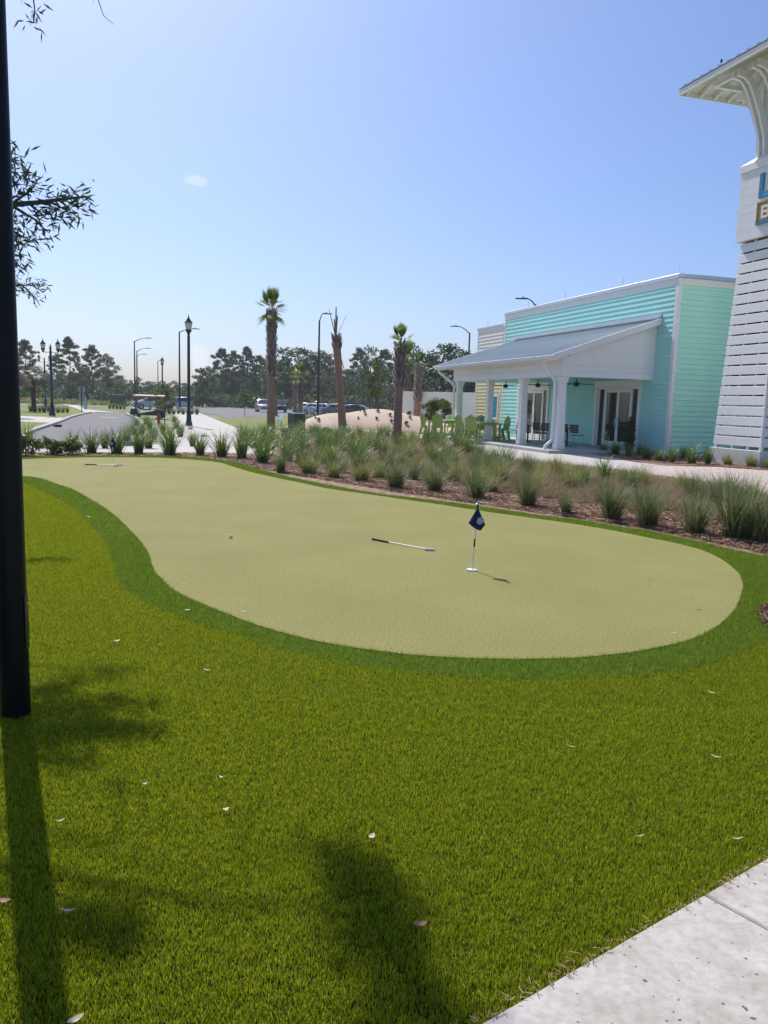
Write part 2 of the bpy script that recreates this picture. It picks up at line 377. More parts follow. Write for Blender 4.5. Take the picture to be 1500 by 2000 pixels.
# near concrete walk: two slabs with a joint
def conc_mat():
    m, n, l, b = _new('worn_concrete'); b.inputs['Roughness'].default_value = 0.8; b.inputs['Specular IOR Level'].default_value = 0.3
    g = n.new('ShaderNodeNewGeometry')
    def noise(s, d=6, r=0.6):
        z = n.new('ShaderNodeTexNoise'); z.inputs['Scale'].default_value = s; z.inputs['Detail'].default_value = d; z.inputs['Roughness'].default_value = r
        l.new(g.outputs['Position'], z.inputs['Vector']); return z.outputs['Fac']
    def ramp(f, p0, c0, p1, c1):
        r = n.new('ShaderNodeValToRGB'); e = r.color_ramp.elements; e[0].position = p0; e[0].color = c0; e[1].position = p1; e[1].color = c1
        l.new(f, r.inputs['Fac']); return r.outputs[0]
    def mul(a, c):
        x = n.new('ShaderNodeMix'); x.data_type = 'RGBA'; x.blend_type = 'MULTIPLY'; x.inputs['Factor'].default_value = 1
        l.new(a, x.inputs['A']); l.new(c, x.inputs['B']); return x.outputs['Result']
    base = ramp(noise(4.5), 0.32, (0.40, 0.36, 0.315, 1), 0.68, (0.57, 0.535, 0.495, 1))
    blot = ramp(noise(38, 4), 0.36, (0.84, 0.82, 0.8, 1), 0.6, (1, 1, 1, 1))
    pits = n.new('ShaderNodeTexVoronoi'); pits.inputs['Scale'].default_value = 31; pits.inputs['Randomness'].default_value = 1
    wv = n.new('ShaderNodeVectorMath'); wv.operation = 'MULTIPLY_ADD'
    z2 = n.new('ShaderNodeTexNoise'); z2.inputs['Scale'].default_value = 90; l.new(g.outputs['Position'], z2.inputs['Vector'])
    l.new(z2.outputs['Color'], wv.inputs[0]); wv.inputs[1].default_value = (0.012, 0.012, 0.012); l.new(g.outputs['Position'], wv.inputs[2])
    l.new(wv.outputs[0], pits.inputs['Vector'])
    sz = n.new('ShaderNodeMath'); sz.operation = 'MULTIPLY_ADD'       # pits cluster where a broad noise is high
    l.new(noise(5, 3), sz.inputs[0]); sz.inputs[1].default_value = 0.8; sz.inputs[2].default_value = -0.345
    sb = n.new('ShaderNodeMath'); sb.operation = 'SUBTRACT'; l.new(pits.outputs['Distance'], sb.inputs[0]); l.new(sz.outputs[0], sb.inputs[1])
    pit = ramp(sb.outputs[0], 0.0, (0.30, 0.27, 0.25, 1), 0.05, (1, 1, 1, 1))
    l.new(mul(mul(base, blot), pit), b.inputs['Base Color'])
    bp = n.new('ShaderNodeBump'); bp.inputs['Strength'].default_value = 0.35; bp.inputs['Distance'].default_value = 0.006
    l.new(pit, bp.inputs['Height']); l.new(bp.outputs[0], b.inputs['Normal'])
    return m
m_conc = conc_mat()
walk = empty('near_walkway'); tag(walk, kind='structure')
jt = G(1376, 1752)[:2]; tj = float((jt - cl0) @ cld)
jd = np.array(G(1500, 1820)[:2]) - jt; jd /= np.linalg.norm(jd)
def slab(t0, t1):
    a, b = cl0 + cld * t0, cl0 + cld * t1
    P = [a, a + jd * 3.4, b + jd * 3.4, b]
    mb = MB(); mb.hexa([(*p, -0.1) for p in P] + [(*p, 0.010) for p in P]); mb.build('slab', m_conc, walk, bevel=0.006)
g = 0.0035
slab(tj - 4.4, tj - 1.5 - g); slab(tj - 1.5 + g, tj - g); slab(tj + g, tj + 1.5 - g); slab(tj + 1.5 + g, tj + 3 - g); slab(tj + 3 + g, tj + 6)

# ------------------------------------------------------------------ turf blades
m_turf = LEAF('turf_blades', [(0.10, 0.155, 0.006), (0.28, 0.365, 0.010), (0.50, 0.585, 0.05), (0.23, 0.315, 0.010), (0.335, 0.415, 0.012)], 0.5, 0.42, 0.3, (1.0, 0.9, 0.7))
m_fr = LEAF('fringe_blades', [(0.14, 0.225, 0.018), (0.205, 0.30, 0.025), (0.29, 0.375, 0.035)], 0.45, 0.45, 0.3)

def vnoise(p, cell):
    g = rng.uniform(0, 1, (256, 256)); q = p / cell; i = np.floor(q).astype(int); f = q - i; f = f * f * (3 - 2 * f)
    a = g[i[:, 0] % 256, i[:, 1] % 256]; b = g[(i[:, 0] + 1) % 256, i[:, 1] % 256]; c = g[i[:, 0] % 256, (i[:, 1] + 1) % 256]; d = g[(i[:, 0] + 1) % 256, (i[:, 1] + 1) % 256]
    return (a * (1 - f[:, 0]) + b * f[:, 0]) * (1 - f[:, 1]) + (c * (1 - f[:, 0]) + d * f[:, 0]) * f[:, 1]
def blades(name, pts, hgt, wid, lean, mat, label, z0, segs=1):
    n = len(pts); an = rng.uniform(0, 2 * math.pi, n); hd = rng.uniform(0, 2 * math.pi, n)
    d = np.linalg.norm(pts, axis=1)
    w = wid(d) * rng.uniform(0.7, 1.3, n); h = hgt * rng.uniform(0.6, 1.15, n)
    # tufts lean together in small patches, with a common nap away from the viewer
    ln = lean * rng.uniform(0.2, 1.6, n)
    pa = vnoise(pts, 0.02) * 9 + vnoise(pts, 0.4) * 5 + hd * 0.8
    h = h * (0.72 + 0.5 * vnoise(pts, 0.028))
    dx, dy = np.cos(pa) * ln * h, np.sin(pa) * ln * h
    wx, wy = np.cos(an) * w / 2, np.sin(an) * w / 2
    base = np.stack([pts[:, 0], pts[:, 1], np.full(n, z0)], 1)
    side = np.stack([wx, wy, np.zeros(n)], 1)
    tip = base + np.stack([dx, dy, h], 1)
    if segs == 1:
        V = np.stack([base - side, base + side, tip], 1).reshape(-1, 3)
        F = np.arange(3 * n).reshape(n, 3)
        me = faces_mesh(name, V, F)
    else:
        mid = base + np.stack([dx * 0.3, dy * 0.3, h * 0.6], 1)
        V = np.stack([base - side, base + side, mid - side * 0.85, mid + side * 0.85, tip], 1).reshape(-1, 3)
        i = np.arange(n) * 5
        quads = np.stack([i, i + 1, i + 3, i + 2], 1); tris = np.stack([i + 2, i + 3, i + 4], 1)
        loops = np.concatenate([quads.ravel(), tris.ravel()])
        starts = np.concatenate([np.arange(n) * 4, 4 * n + np.arange(n) * 3]); tot = np.concatenate([np.full(n, 4), np.full(n, 3)])
        me = raw_mesh(name, V, loops, starts, tot)
    o = link_mesh(name, me, mat); tag(o, label, 'grass', kind='stuff'); return o

def sample(xr, yr, dens):
    n = int((xr[1] - xr[0]) * (yr[1] - yr[0]) * dens)
    return np.stack([rng.uniform(*xr, n), rng.uniform(*yr, n)], 1)
def inview(p, m=260):
    v = np.concatenate([p, np.zeros((len(p), 1))], 1) - CAMP
    w = v @ FW; ok = w > 0.3
    x = CX + FPX * (v @ RT) / np.where(ok, w, 1); y = CY + FPX * (v @ DN) / np.where(ok, w, 1)
    return ok & (x > -m) & (x < 1500 + m) & (y < 2000 + m)
fringe_c, green_c = fringe_p[::2], green_p[::2]
def pick(p):
    p = p[inview(p)]; p = p[((p - cl0) @ cln) > 0.001]; p = p[inside(p, turf_p)]; return p[~inside(p, fringe_c)]
def thin(p, k, ref, pw):                # fewer, wider blades with distance
    d = np.linalg.norm(p, axis=1); return p[rng.uniform(0, 1, len(p)) < k * np.minimum(1, (ref / d)) ** pw]
wfun = lambda d: 0.0021 * np.maximum(1, d / 2.6) ** 0.5
for xr, yr, dn, sg, hh, lb_ in (((-3.2, 3.4), (1.3, 4.2), 56000, 2, 0.022, 'short yellow-green turf blades nearest the camera'), ((-5, 5.5), (4.2, 8), 56000 * (2.6 / 4.2) ** 0.75, 1, 0.022, 'yellow-green turf blades along the dark green fringe'), ((-9, 6), (8, 20), 56000 * (2.6 / 8) ** 0.75, 1, 0.022, 'yellow-green turf blades beyond the lamp post')):
    p = pick(sample(xr, yr, dn)); p = thin(p, 1.0, {1.3: 2.6, 4.2: 4.2, 8: 8}[yr[0]], 0.75)
    blades('turf_grass', p, hh, wfun, 0.42, m_turf, lb_, -0.012, sg)
p = np.concatenate([sample((-4, 6), (3.6, 9), 15000), sample((-12, 9), (9, 24), 5000)])
p = p[inview(p)]; p = p[inside(p, fringe_c)]; p = p[~inside(p, green_c)]
blades('fringe_grass', p, 0.030, (lambda d: 0.0034 + 0.00055 * np.maximum(0, d - 4)), 0.55, m_fr, 'darker green turf blades in the band round the putting green', -0.007)

# pine straw lying on the beds
def straw(name, n, region, ln, wd, mat, label, z=(-0.02, 0.02)):
    q = np.array(pxs(region)); lo, hi = q.min(0), q.max(0)
    p = np.stack([rng.uniform(lo[0], hi[0], n * 3), rng.uniform(lo[1], hi[1], n * 3)], 1)
    p = p[inside(p, q)][:n]; p = p[~inside(p, fringe_c)]; n = len(p)
    an = rng.uniform(0, 2 * math.pi, n); L = ln * rng.uniform(0.5, 1.4, n)
    d = np.stack([np.cos(an) * L, np.sin(an) * L], 1) / 2; s = np.stack([-np.sin(an), np.cos(an)], 1) * wd / 2
    z1 = rng.uniform(*z, n); z2 = rng.uniform(*z, n)
    a = np.concatenate([p - d, z1[:, None]], 1); b = np.concatenate([p + d, z2[:, None]], 1); s3 = np.concatenate([s, np.full((n, 1), 0.003)], 1)
    V = np.stack([a - s3, b - s3, b + s3, a + s3], 1).reshape(-1, 3)
    o = link_mesh(name, faces_mesh(name, V, np.arange(4 * n).reshape(n, 4)), mat); return tag(o, label, 'mulch', kind='stuff')
m_straw = LEAF('pine_straw', [(0.16, 0.075, 0.045), (0.30, 0.16, 0.10), (0.42, 0.28, 0.19), (0.22, 0.10, 0.06), (0.5, 0.38, 0.28)], 0.1, 0.7, 0.2)
straw('pine_straw', 60000, [(430, 898), (570, 925), (780, 960), (1057, 1000), (1266, 1030), (1500, 1080), (1750, 1140), (1750, 1010), (1500, 1010), (1200, 985), (900, 940), (700, 915), (540, 895)], 0.12, 0.010, m_straw, 'red-brown pine straw strewn along the back edge of the green', (-0.02, 0.03))
straw('pine_straw', 16000, [(-100, 884), (430, 884), (520, 890), (600, 930), (430, 900), (300, 891), (-100, 893)], 0.16, 0.02, m_straw, 'red-brown pine straw in the narrow bed behind the far end of the green')
straw('pine_straw', 3500, [(1490, 1188), (1700, 1180), (1700, 1260), (1520, 1240), (1488, 1214)], 0.11, 0.006, m_straw, 'small heap of dry pine straw at the right edge of the fringe', (-0.015, 0.06))
straw('pine_straw', 14000, [(1130, 878), (1215, 895), (1300, 906), (1500, 915), (1700, 930), (1600, 880), (1300, 870)], 0.2, 0.02, m_straw, 'red-brown pine straw bed in front of the aqua building')

# clippings and straw caught along the edge of the concrete
t_ = rng.uniform(-1.0, 2.4, 900) + 0.05 * np.sin(rng.uniform(0, 60, 900)); off = rng.normal(0.004, 0.012, 900); an = rng.uniform(0, math.pi, 900); L_ = rng.uniform(0.004, 0.03, 900) * (rng.uniform(0, 1, 900) < 0.5)
c = cl0 + cld * t_[:, None] + cln * off[:, None]; d = np.stack([np.cos(an), np.sin(an)], 1) * L_[:, None] / 2; sdv = np.stack([-np.sin(an), np.cos(an)], 1) * 0.0012
zc = np.full((900, 1), 0.0125) + rng.uniform(0, 0.008, (900, 1))
V = np.stack([np.concatenate([c - d - sdv, zc], 1), np.concatenate([c + d - sdv, zc], 1), np.concatenate([c + d + sdv, zc], 1), np.concatenate([c - d + sdv, zc], 1)], 1).reshape(-1, 3)
o = link_mesh('edge_debris', faces_mesh('edge_debris', V, np.arange(3600).reshape(900, 4)), m_straw); tag(o, 'dry clippings and straw caught along the edge of the concrete walk', 'debris', kind='stuff')

# ================================================================== AQUA BUILDING (local x = into the building, y = along the facade away)
BO = np.array([6.42, 29.76, 0.0]); BA = R(17.4)
BN = np.array([math.cos(BA), math.sin(BA), 0]); BU = np.array([-math.sin(BA), math.cos(BA), 0])
def BL(a, b, z=0.0): return tuple(BO + BN * a + BU * b + np.array([0, 0, z]))
m_aqua = M('aqua_paint', (0.42, 0.81, 0.76), 0.55, 0.03, 2, 0.12, 120)
m_mint = M('mint_paint', (0.48, 0.88, 0.69), 0.55, 0.03, 2, 0.12, 120)
m_white = M('white_paint', (0.86, 0.855, 0.84), 0.5, 0.03, 3, 0.06, 90)
m_cream = M('cream_white_paint', (0.82, 0.80, 0.75), 0.55, 0.03, 3, 0.06, 90)
m_yellow = M('pale_yellow_paint', (0.78, 0.66, 0.36), 0.55, 0.03, 2, 0.1, 100)
m_roof = M('galvanised_roof', (0.56, 0.60, 0.63), 0.4, 0.08, 1.2, 0.05, 30, metal=0.55)
m_galv = M('bare_galvanised', (0.6, 0.61, 0.62), 0.35, 0.06, 2, metal=0.8)
m_glass = GLASS('door_glass')
m_dark = M('painted_gap_shade', (0.03, 0.03, 0.032), 0.8)
m_blue = M('blue_shutter', (0.03, 0.38, 0.52), 0.5, 0.06, 4)
m_steel = M('brushed_steel', (0.62, 0.62, 0.62), 0.3, 0.05, 10, metal=1.0)
m_black = M('black_metal', (0.012, 0.012, 0.014), 0.4, 0.1, 12)
m_slab = M('porch_slab', (0.42, 0.42, 0.41), 0.8, 0.1, 2, 0.15, 50)

B = empty('aqua_building', tuple(BO), BA, 'aqua and mint lap-sided building with a white columned porch', 'building')
FX, U0, U1, HT = 3.75, -1.29, 12.92, 6.5            # facade plane, near and far corner, parapet height
D1, D2 = (0.46, 3.76), (7.73, 11.03)                # door surrounds
MB().box(FX + 0.06, FX + 11.5, U0 + 0.06, U1, 0, HT - 0.05).build('wall_core', m_aqua, B)
EXP = 0.19
def board(parent, mat, a, b, z, face, off, h=EXP, th=0.034):
    """lap siding board: thin at the top, thick at the bottom edge; face 'x' looks to -x, 'y' to -y"""
    z1 = z + h + 0.02
    if face == 'x': prof = [(off - th, z), (off + 0.058, z), (off + 0.058, z1), (off - 0.004, z1)]; return MB().prism(prof, a, b, 'y').build('siding_board', mat, parent)
    prof = [(off - th, z), (off + 0.058, z), (off + 0.058, z1), (off - 0.004, z1)]
    return MB().prism(prof, a, b, 'x').build('siding_board', mat, parent)
z = 0.14
while z < HT - 0.38:
    segs = [(U0 + 0.14, U1 - 0.1)]
    if z < 2.8:
        segs = [(U0 + 0.14, D1[0] - 0.002), (D1[1] + 0.002, D2[0] - 0.002), (D2[1] + 0.002, U1 - 0.1)]
    h = min(EXP, HT - 0.36 - z)
    for a, b in segs: board(B, m_aqua, a, b, z, 'x', FX, h)
    board(B, m_mint, FX + 0.14, FX + 11.4, z, 'y', U0, h)
    z += EXP
# corner boards, frieze and parapet cap
MB().box(FX - 0.035, FX + 0.13, U0 - 0.035, U0 + 0.13, 0, HT - 0.35).build('corner_trim', m_white, B, bevel=0.006)
MB().box(FX - 0.035, FX + 0.10, U1 - 0.098, U1 + 0.04, 0, HT - 0.35).build('corner_trim', m_white, B, bevel=0.006)
MB().box(FX - 0.04, FX + 0.12, U0 - 0.04, U1 + 0.045, HT - 0.348, HT - 0.1).build('frieze_board', m_white, B, bevel=0.006)
MB().box(FX + 0.122, FX + 11.5, U0 - 0.04, U0 + 0.12, HT - 0.348, HT - 0.1).build('frieze_board', m_cream, B, bevel=0.006)
MB().box(FX - 0.075, FX + 0.25, U0 - 0.075, U1 + 0.08, HT - 0.098, HT + 0.045).build('parapet_cap', m_galv, B, bevel=0.01)
MB().box(FX + 0.252, FX + 11.5, U0 - 0.075, U0 + 0.25, HT - 0.098, HT + 0.045).build('parapet_cap', m_galv, B, bevel=0.01)
for uu in (-1.1, 2.4, 7.0, 10.6):
    MB().tube([(FX + 0.1, uu, HT + 0.04), (FX + 0.1, uu, HT + 0.42)], 0.012, 5).build('lightning_rod', m_galv, B)

def double_door(a, b):
    d = empty('entrance_door', (0, 0, 0)); d.parent = B
    s = 0.2
    mb = MB(); mb.box(FX - 0.06, FX + 0.14, a, a + s, 0.1, 2.56); mb.box(FX - 0.06, FX + 0.14, b - s, b, 0.1, 2.56); mb.box(FX - 0.075, FX + 0.14, a - 0.03, b + 0.03, 2.562, 2.82)
    mb.build('door_surround', m_white, d, bevel=0.008)
    a1, b1 = a + s + 0.002, b - s - 0.002; x0, x1 = FX + 0.02, FX + 0.1
    w = b1 - a1; cols = [a1, a1 + w * 0.17, a1 + w * 0.5, b1 - w * 0.17, b1]
    mb = MB(); mb.box(x0, x1, a1, b1, 2.46, 2.558)
    for c in (cols[0], cols[1], cols[3], cols[4]):
        c0 = min(max(c - 0.045, a1), b1 - 0.09); mb.box(x0 - 0.004, x1, c0, c0 + 0.09, 0.1, 2.459)
    mb.build('door_frame', m_white, d, bevel=0.004)
    for i in (1, 2):
        l0, l1 = cols[i] + (0.048 if i == 1 else 0.004), cols[i + 1] - (0.004 if i == 1 else 0.048)
        mb = MB(); st = 0.085
        mb.box(x0 + 0.01, x1 - 0.01, l0, l0 + st, 0.12, 2.45); mb.box(x0 + 0.01, x1 - 0.01, l1 - st, l1, 0.12, 2.45)
        mb.box(x0 + 0.012, x1 - 0.012, l0 + st, l1 - st, 2.33, 2.45); mb.box(x0 + 0.012, x1 - 0.012, l0 + st, l1 - st, 0.12, 0.34)
        mb.build('door_leaf', m_white, d, bevel=0.004)
        MB().box(x0 + 0.035, x0 + 0.05, l0 + st, l1 - st, 0.34, 2.33).build('pane', m_glass, d)
        hy = l1 - 0.045 if i == 1 else l0 + 0.045
        MB().tube([(x0 + 0.01, hy, 0.95), (x0 - 0.06, hy, 0.97), (x0 - 0.06, hy, 1.27), (x0 + 0.01, hy, 1.29)], 0.014, 6).build('handle', m_steel, d, True)
    for i in (0, 3):
        l0, l1 = cols[i] + (0.09 if i == 0 else 0.046), cols[i + 1] - (0.046 if i == 0 else 0.09)
        MB().box(x0 + 0.03, x0 + 0.045, l0, l1, 0.1, 2.459).build('sidelight_pane', m_glass, d)
    return d
for a, b in (D1, D2): double_door(a, b)

# ---- porch
EN, EZ, WZ = -0.66, 3.52, 5.02                       # eave position, eave height, height at the wall
R0, R1 = -0.46, 11.55
sl = (WZ - EZ) / (FX - EN)
rz_ = lambda n: EZ + sl * (n - EN)
MB().prism([(EN, EZ - 0.12), (FX - 0.03, WZ - 0.12), (FX - 0.03, WZ - 0.02), (EN, EZ - 0.02)], R0 + 0.03, R1 - 0.03, 'y').build('roof_deck', m_white, B)
pr = empty('porch_roof'); pr.parent = B
PW = 0.3
npn = int(round((R1 - R0) / PW)); PW = (R1 - R0) / npn
pm = MB()
pm.prism([(0.004, 0), (PW - 0.004, 0), (PW - 0.004, 0.008), (PW - 0.03, 0.008), (PW - 0.034, 0.038), (PW - 0.05, 0.038), (PW - 0.054, 0.008), (0.004, 0.008)], 0, 1, 'x')
pme = pm.mesh('roof_panel'); 
for v in pme.vertices:                                # lay the profile on the slope
    t, y, h = v.co; v.co = ((EN - 0.05) + (FX - 0.03 - EN + 0.05) * t, y, (rz_(EN - 0.05) - 0.016) + sl * (FX - 0.03 - EN + 0.05) * t + h)
for i in range(npn):
    o = link_mesh('roof_panel', pme, m_roof, pr); o.location = (0, R0 + i * PW, 0)
MB().box(FX - 0.06, FX - 0.024, R0, R1, WZ - 0.0, WZ + 0.2).build('flashing', m_galv, B)
MB().beam((FX - 0.12, R0, WZ + 0.055), (FX - 0.12, R1, WZ + 0.055), 0.1, 0.06).build('ridge_cap', m_galv, B)
# rakes, eave fascia, rafter ends
for uu, s in ((R0, -1), (R1, 1)):
    MB().prism([(EN - 0.02, EZ - 0.2), (FX - 0.03, WZ - 0.2), (FX - 0.03, WZ + 0.03), (EN - 0.02, EZ + 0.03)], uu - 0.035, uu + 0.028, 'y').build('rake_board', m_white, B, bevel=0.005)
MB().box(EN - 0.03, EN - 0.002, R0 + 0.03, R1 - 0.03, EZ - 0.13, EZ - 0.04).build('fascia', m_white, B, bevel=0.004)
for i in range(24):
    uu = R0 + 0.25 + i * 0.49
    MB().prism([(EN, EZ - 0.24), (-0.16, EZ - 0.24 + sl * (-0.16 - EN)), (-0.16, EZ - 0.122 + sl * (-0.16 - EN)), (EN, EZ - 0.122)], uu, uu + 0.045, 'y').build('rafter_tail', m_white, B)
# beam band: three boards
for i in range(3):
    z0 = 2.77 + i * 0.25
    MB().prism([(-0.165, z0 + 0.004), (0.14, z0 + 0.004), (0.14, z0 + 0.249), (-0.13, z0 + 0.249)], -0.2, 10.3, 'y').build('beam_board', m_white, B)
# gable walls at both ends
for uu in (-0.2, 10.1):
    z0 = 3.2
    MB().prism([(0.142, z0), (FX - 0.03, z0), (FX - 0.03, rz_(FX - 0.03) - 0.125), (0.142, rz_(0.142) - 0.125)], uu + 0.012, uu + 0.17, 'y').build('gable_panel', m_white, B)
    for zz in (2.775, 2.987):
        MB().box(0.142, FX - 0.03, uu - 0.0, uu + 0.18, zz, zz + 0.208).build('gable_board', m_white, B, bevel=0.004)
    MB().box(FX - 0.09, FX - 0.0245, uu - 0.03, uu + 0.011, 2.78, rz_(FX) - 0.22).build('gable_trim', m_white, B)
MB().box(0.145, FX - 0.03, -0.01, 10.09, 2.80, 2.84).build('porch_ceiling', m_aqua, B)
# columns
for uu in (0.02, 3.07, 6.3, 9.82):
    c = empty('porch_column', (0, uu, 0)); c.parent = B
    MB().box(-0.17, 0.17, -0.17, 0.17, 0.1, 0.34).build('column_base', m_white, c, bevel=0.015)
    t = MB(); t.hexa([(-0.145, -0.145, 0.34), (0.145, -0.145, 0.34), (0.145, 0.145, 0.34), (-0.145, 0.145, 0.34), (-0.125, -0.125, 2.55), (0.125, -0.125, 2.55), (0.125, 0.125, 2.55), (-0.125, 0.125, 2.55)]); t.build('column_shaft', m_white, c, bevel=0.012)
    MB().box(-0.155, 0.155, -0.155, 0.155, 2.551, 2.655).build('column_neck', m_white, c, bevel=0.012)
    MB().box(-0.185, 0.185, -0.185, 0.185, 2.656, 2.769).build('column_cap', m_white, c, bevel=0.015)
# downspouts
for uu, dy in ((0.35, -0.24), (11.2, -1.28)):
    y1 = uu + dy
    MB().tube([(EN + 0.06, uu, EZ - 0.16), (EN + 0.08, uu - 0.03, EZ - 0.3), (-0.26, y1, 2.62), (-0.24, y1, 2.5), (-0.24, y1, 0.55), (-0.26, y1, 0.42), (-0.42, y1 - 0.02, 0.30), (-0.52, y1 - 0.03, 0.22), (-0.54, y1 - 0.03, 0.1)], 0.058, 10).build('downspout', m_white, B, True)
# porch slab
sl_o = MB().box(-0.75, FX + 0.02, -0.62, 11.2, -0.05, 0.1).build('porch_slab', m_slab, B, bevel=0.015)
# ceiling fans
for uu, an in ((1.9, 0.35), (5.1, 1.1), (8.3, 0.6)):
    f = empty('ceiling_fan', BL(1.7, uu, 2.8), BA + an, None, 'ceiling fan', 'fans under the porch ceiling')
    tag(f, {1.9: 'black ceiling fan under the porch ceiling beside the nearest column', 5.1: 'black ceiling fan hanging at the middle of the porch ceiling', 8.3: 'black ceiling fan at the far end of the porch ceiling'}[uu])
    MB().tube([(0, 0, 0), (0, 0, -0.16)], 0.02, 8).build('rod', m_black, f)
    MB().lathe([(0.05, -0.12), (0.12, -0.16), (0.12, -0.25), (0.06, -0.3)], 14).build('motor', m_black, f, True)
    for k in range(5):
        a = 2 * math.pi * k / 5
        bl = MB().hexa([(0.1, -0.05, -0.205), (0.72, -0.085, -0.225), (0.72, 0.085, -0.2), (0.1, 0.05, -0.195), (0.1, -0.05, -0.195), (0.72, -0.085, -0.215), (0.72, 0.085, -0.19), (0.1, 0.05, -0.185)]).build('blade', m_black, f); bl.rotation_euler = (0, 0, a)

# ---- yellow unit next door
Y = empty('yellow_building', BL(0, 13), BA, 'pale yellow and white lap-sided building with a blue shuttered window beyond the porch', 'building')
ya, yb = 0.05, 3.4
MB().box(FX + 0.06, FX + 9, ya, yb - 0.05, 0, 5.95).build('wall_core', m_cream, Y)
z = 0.14; wa, wb, wz0, wz1 = 0.30, 1.12, 0.92, 2.28
while z < 5.7:
    mt = m_yellow if z < 2.95 else m_cream
    sg = [(ya, yb - 0.12)] if not (wz0 - EXP < z < wz1) else [(ya, wa - 0.002), (wb + 0.002, yb - 0.12)]
    for a, b in sg: board(Y, mt, a, b, z, 'x', FX, min(EXP, 5.75 - z))
    z += EXP
MB().box(FX - 0.035, FX + 0.1, yb - 0.118, yb + 0.03, 0, 5.75).build('corner_trim', m_white, Y, bevel=0.005)
MB().box(FX - 0.04, FX + 0.1, ya + 0.002, yb + 0.04, 5.752, 5.9).build('frieze_board', m_white, Y, bevel=0.005)
MB().box(FX - 0.07, FX + 0.2, ya + 0.002, yb + 0.07, 5.902, 6.03).build('parapet_cap', m_galv, Y, bevel=0.01)
MB().tube([(FX + 0.1, 2.4, 6.02), (FX + 0.1, 2.4, 6.35)], 0.012, 5).build('lightning_rod', m_galv, Y)
w = empty('window'); w.parent = Y
mb = MB(); mb.box(FX - 0.05, FX + 0.05, wa, wa + 0.11, wz0, wz1); mb.box(FX - 0.05, FX + 0.05, wb - 0.11, wb, wz0, wz1); mb.box(FX - 0.052, FX + 0.05, wa + 0.11, wb - 0.11, wz1 - 0.12, wz1); mb.box(FX - 0.054, FX + 0.05, wa + 0.11, wb - 0.11, wz0, wz0 + 0.1)
mb.build('window_frame', m_white, w, bevel=0.004)
mb = MB(); mb.box(FX - 0.02, FX + 0.02, wa + 0.112, wb - 0.112, wz0 + 0.102, wz1 - 0.122)
mb.build('shutter', m_blue, w)
for zz in (wz0 + 0.26, wz0 + 0.62, wz0 + 0.98):
    MB().box(FX - 0.04, FX - 0.0205, wa + 0.12, wb - 0.12, zz, zz + 0.06).build('shutter_rail', m_blue, w)
for yy in np.linspace(wa + 0.16, wb - 0.16, 5)[1:-1]:
    MB().box(FX - 0.03, FX - 0.0202, yy - 0.006, yy + 0.006, wz0 + 0.11, wz1 - 0.13).build('shutter_batten', m_blue, w)

# ---- white wall beyond
a, b = AT(780, 820, 58), AT(985, 830, 54)
F_ = empty('white_boundary_wall', (a[0], a[1], 0), math.atan2(b[1] - a[1], b[0] - a[0]), 'tall plain white wall behind the shrub and palms', 'wall')
L_ = math.hypot(b[0] - a[0], b[1] - a[1])
nseg = 6
for i in range(nseg):
    MB().box(i * L_ / nseg + 0.004, (i + 1) * L_ / nseg - 0.004, 0, 0.12, -0.05, 2.45).build('wall_panel', m_white, F_, bevel=0.006)
MB().box(-0.03, L_ + 0.03, -0.03, 0.15, 2.452, 2.52).build('coping', m_white, F_, bevel=0.006)

# ================================================================== SLATTED TOWER
TC = BL(4.49, -5.255)
T = empty('slatted_tower', TC, BA, 'white slatted sign tower with bracketed roof standing on a concrete plinth', 'tower')
m_plinth = M('plinth_render', (0.66, 0.66, 0.65), 0.8, 0.06, 3, 0.1, 60)
MB().box(-1.16, 1.16, -1.16, 1.16, -0.1, 0.49).build('plinth', m_plinth, T, bevel=0.012)
hw = lambda z: 1.085 - 0.036 * (z - 0.57)
SP, SH = 0.322, 0.270
nsl = 20
for i in range(nsl):
    z0 = 0.60 + i * SP; z1 = z0 + SH; a0, a1 = hw(z0), hw(z1); th = 0.035
    for k in range(4):
        ex0, ex1 = (a0, a1) if k % 2 == 0 else (a0 - th - 0.002, a1 - th - 0.002)
        mb = MB(); mb.hexa([(-a0, -ex0, z0), (-a0 + th, -ex0, z0), (-a0 + th, ex0, z0), (-a0, ex0, z0), (-a1, -ex1, z1), (-a1 + th, -ex1, z1), (-a1 + th, ex1, z1), (-a1, ex1, z1)])
        o = mb.build('slat', m_white, T, bevel=0.005); o.rotation_euler = (0, 0, k * math.pi / 2)
m_stud = m_white
for sx in (-1, 1):
    for sy in (-1, 1):
        a, b = hw(0.5) - 0.09, hw(7.1) - 0.09
        MB().beam((sx * a, sy * a, 0.48), (sx * b, sy * b, 7.1), 0.1, 0.1, up=(0, 1, 0.2)).build('corner_post', m_stud, T)
for sx, sy in ((-1, 0.25), (-1, -0.45), (1, 0.1), (0.1, -1), (0.2, 1)):
    a, b = hw(0.5) - 0.08, hw(7.1) - 0.08
    MB().beam((sx * a if abs(sx) == 1 else sx, sy * a if abs(sy) == 1 else sy, 0.48), (sx * b if abs(sx) == 1 else sx, sy * b if abs(sy) == 1 else sy, 7.1), 0.07, 0.07, up=(0, 1, 0.2)).build('stud', m_stud, T)
MB().hexa([(s1 * (hw(2.2) - 0.2), s2 * (hw(2.2) - 0.2), 2.2) for s1, s2 in ((-1, -1), (1, -1), (1, 1), (-1, 1))] + [(s1 * (hw(7.05) - 0.2), s2 * (hw(7.05) - 0.2), 7.05) for s1, s2 in ((-1, -1), (1, -1), (1, 1), (-1, 1))]).build('gap_shade_block', m_dark, T)  # added dark solid behind the slats, stands in for the unlit interior
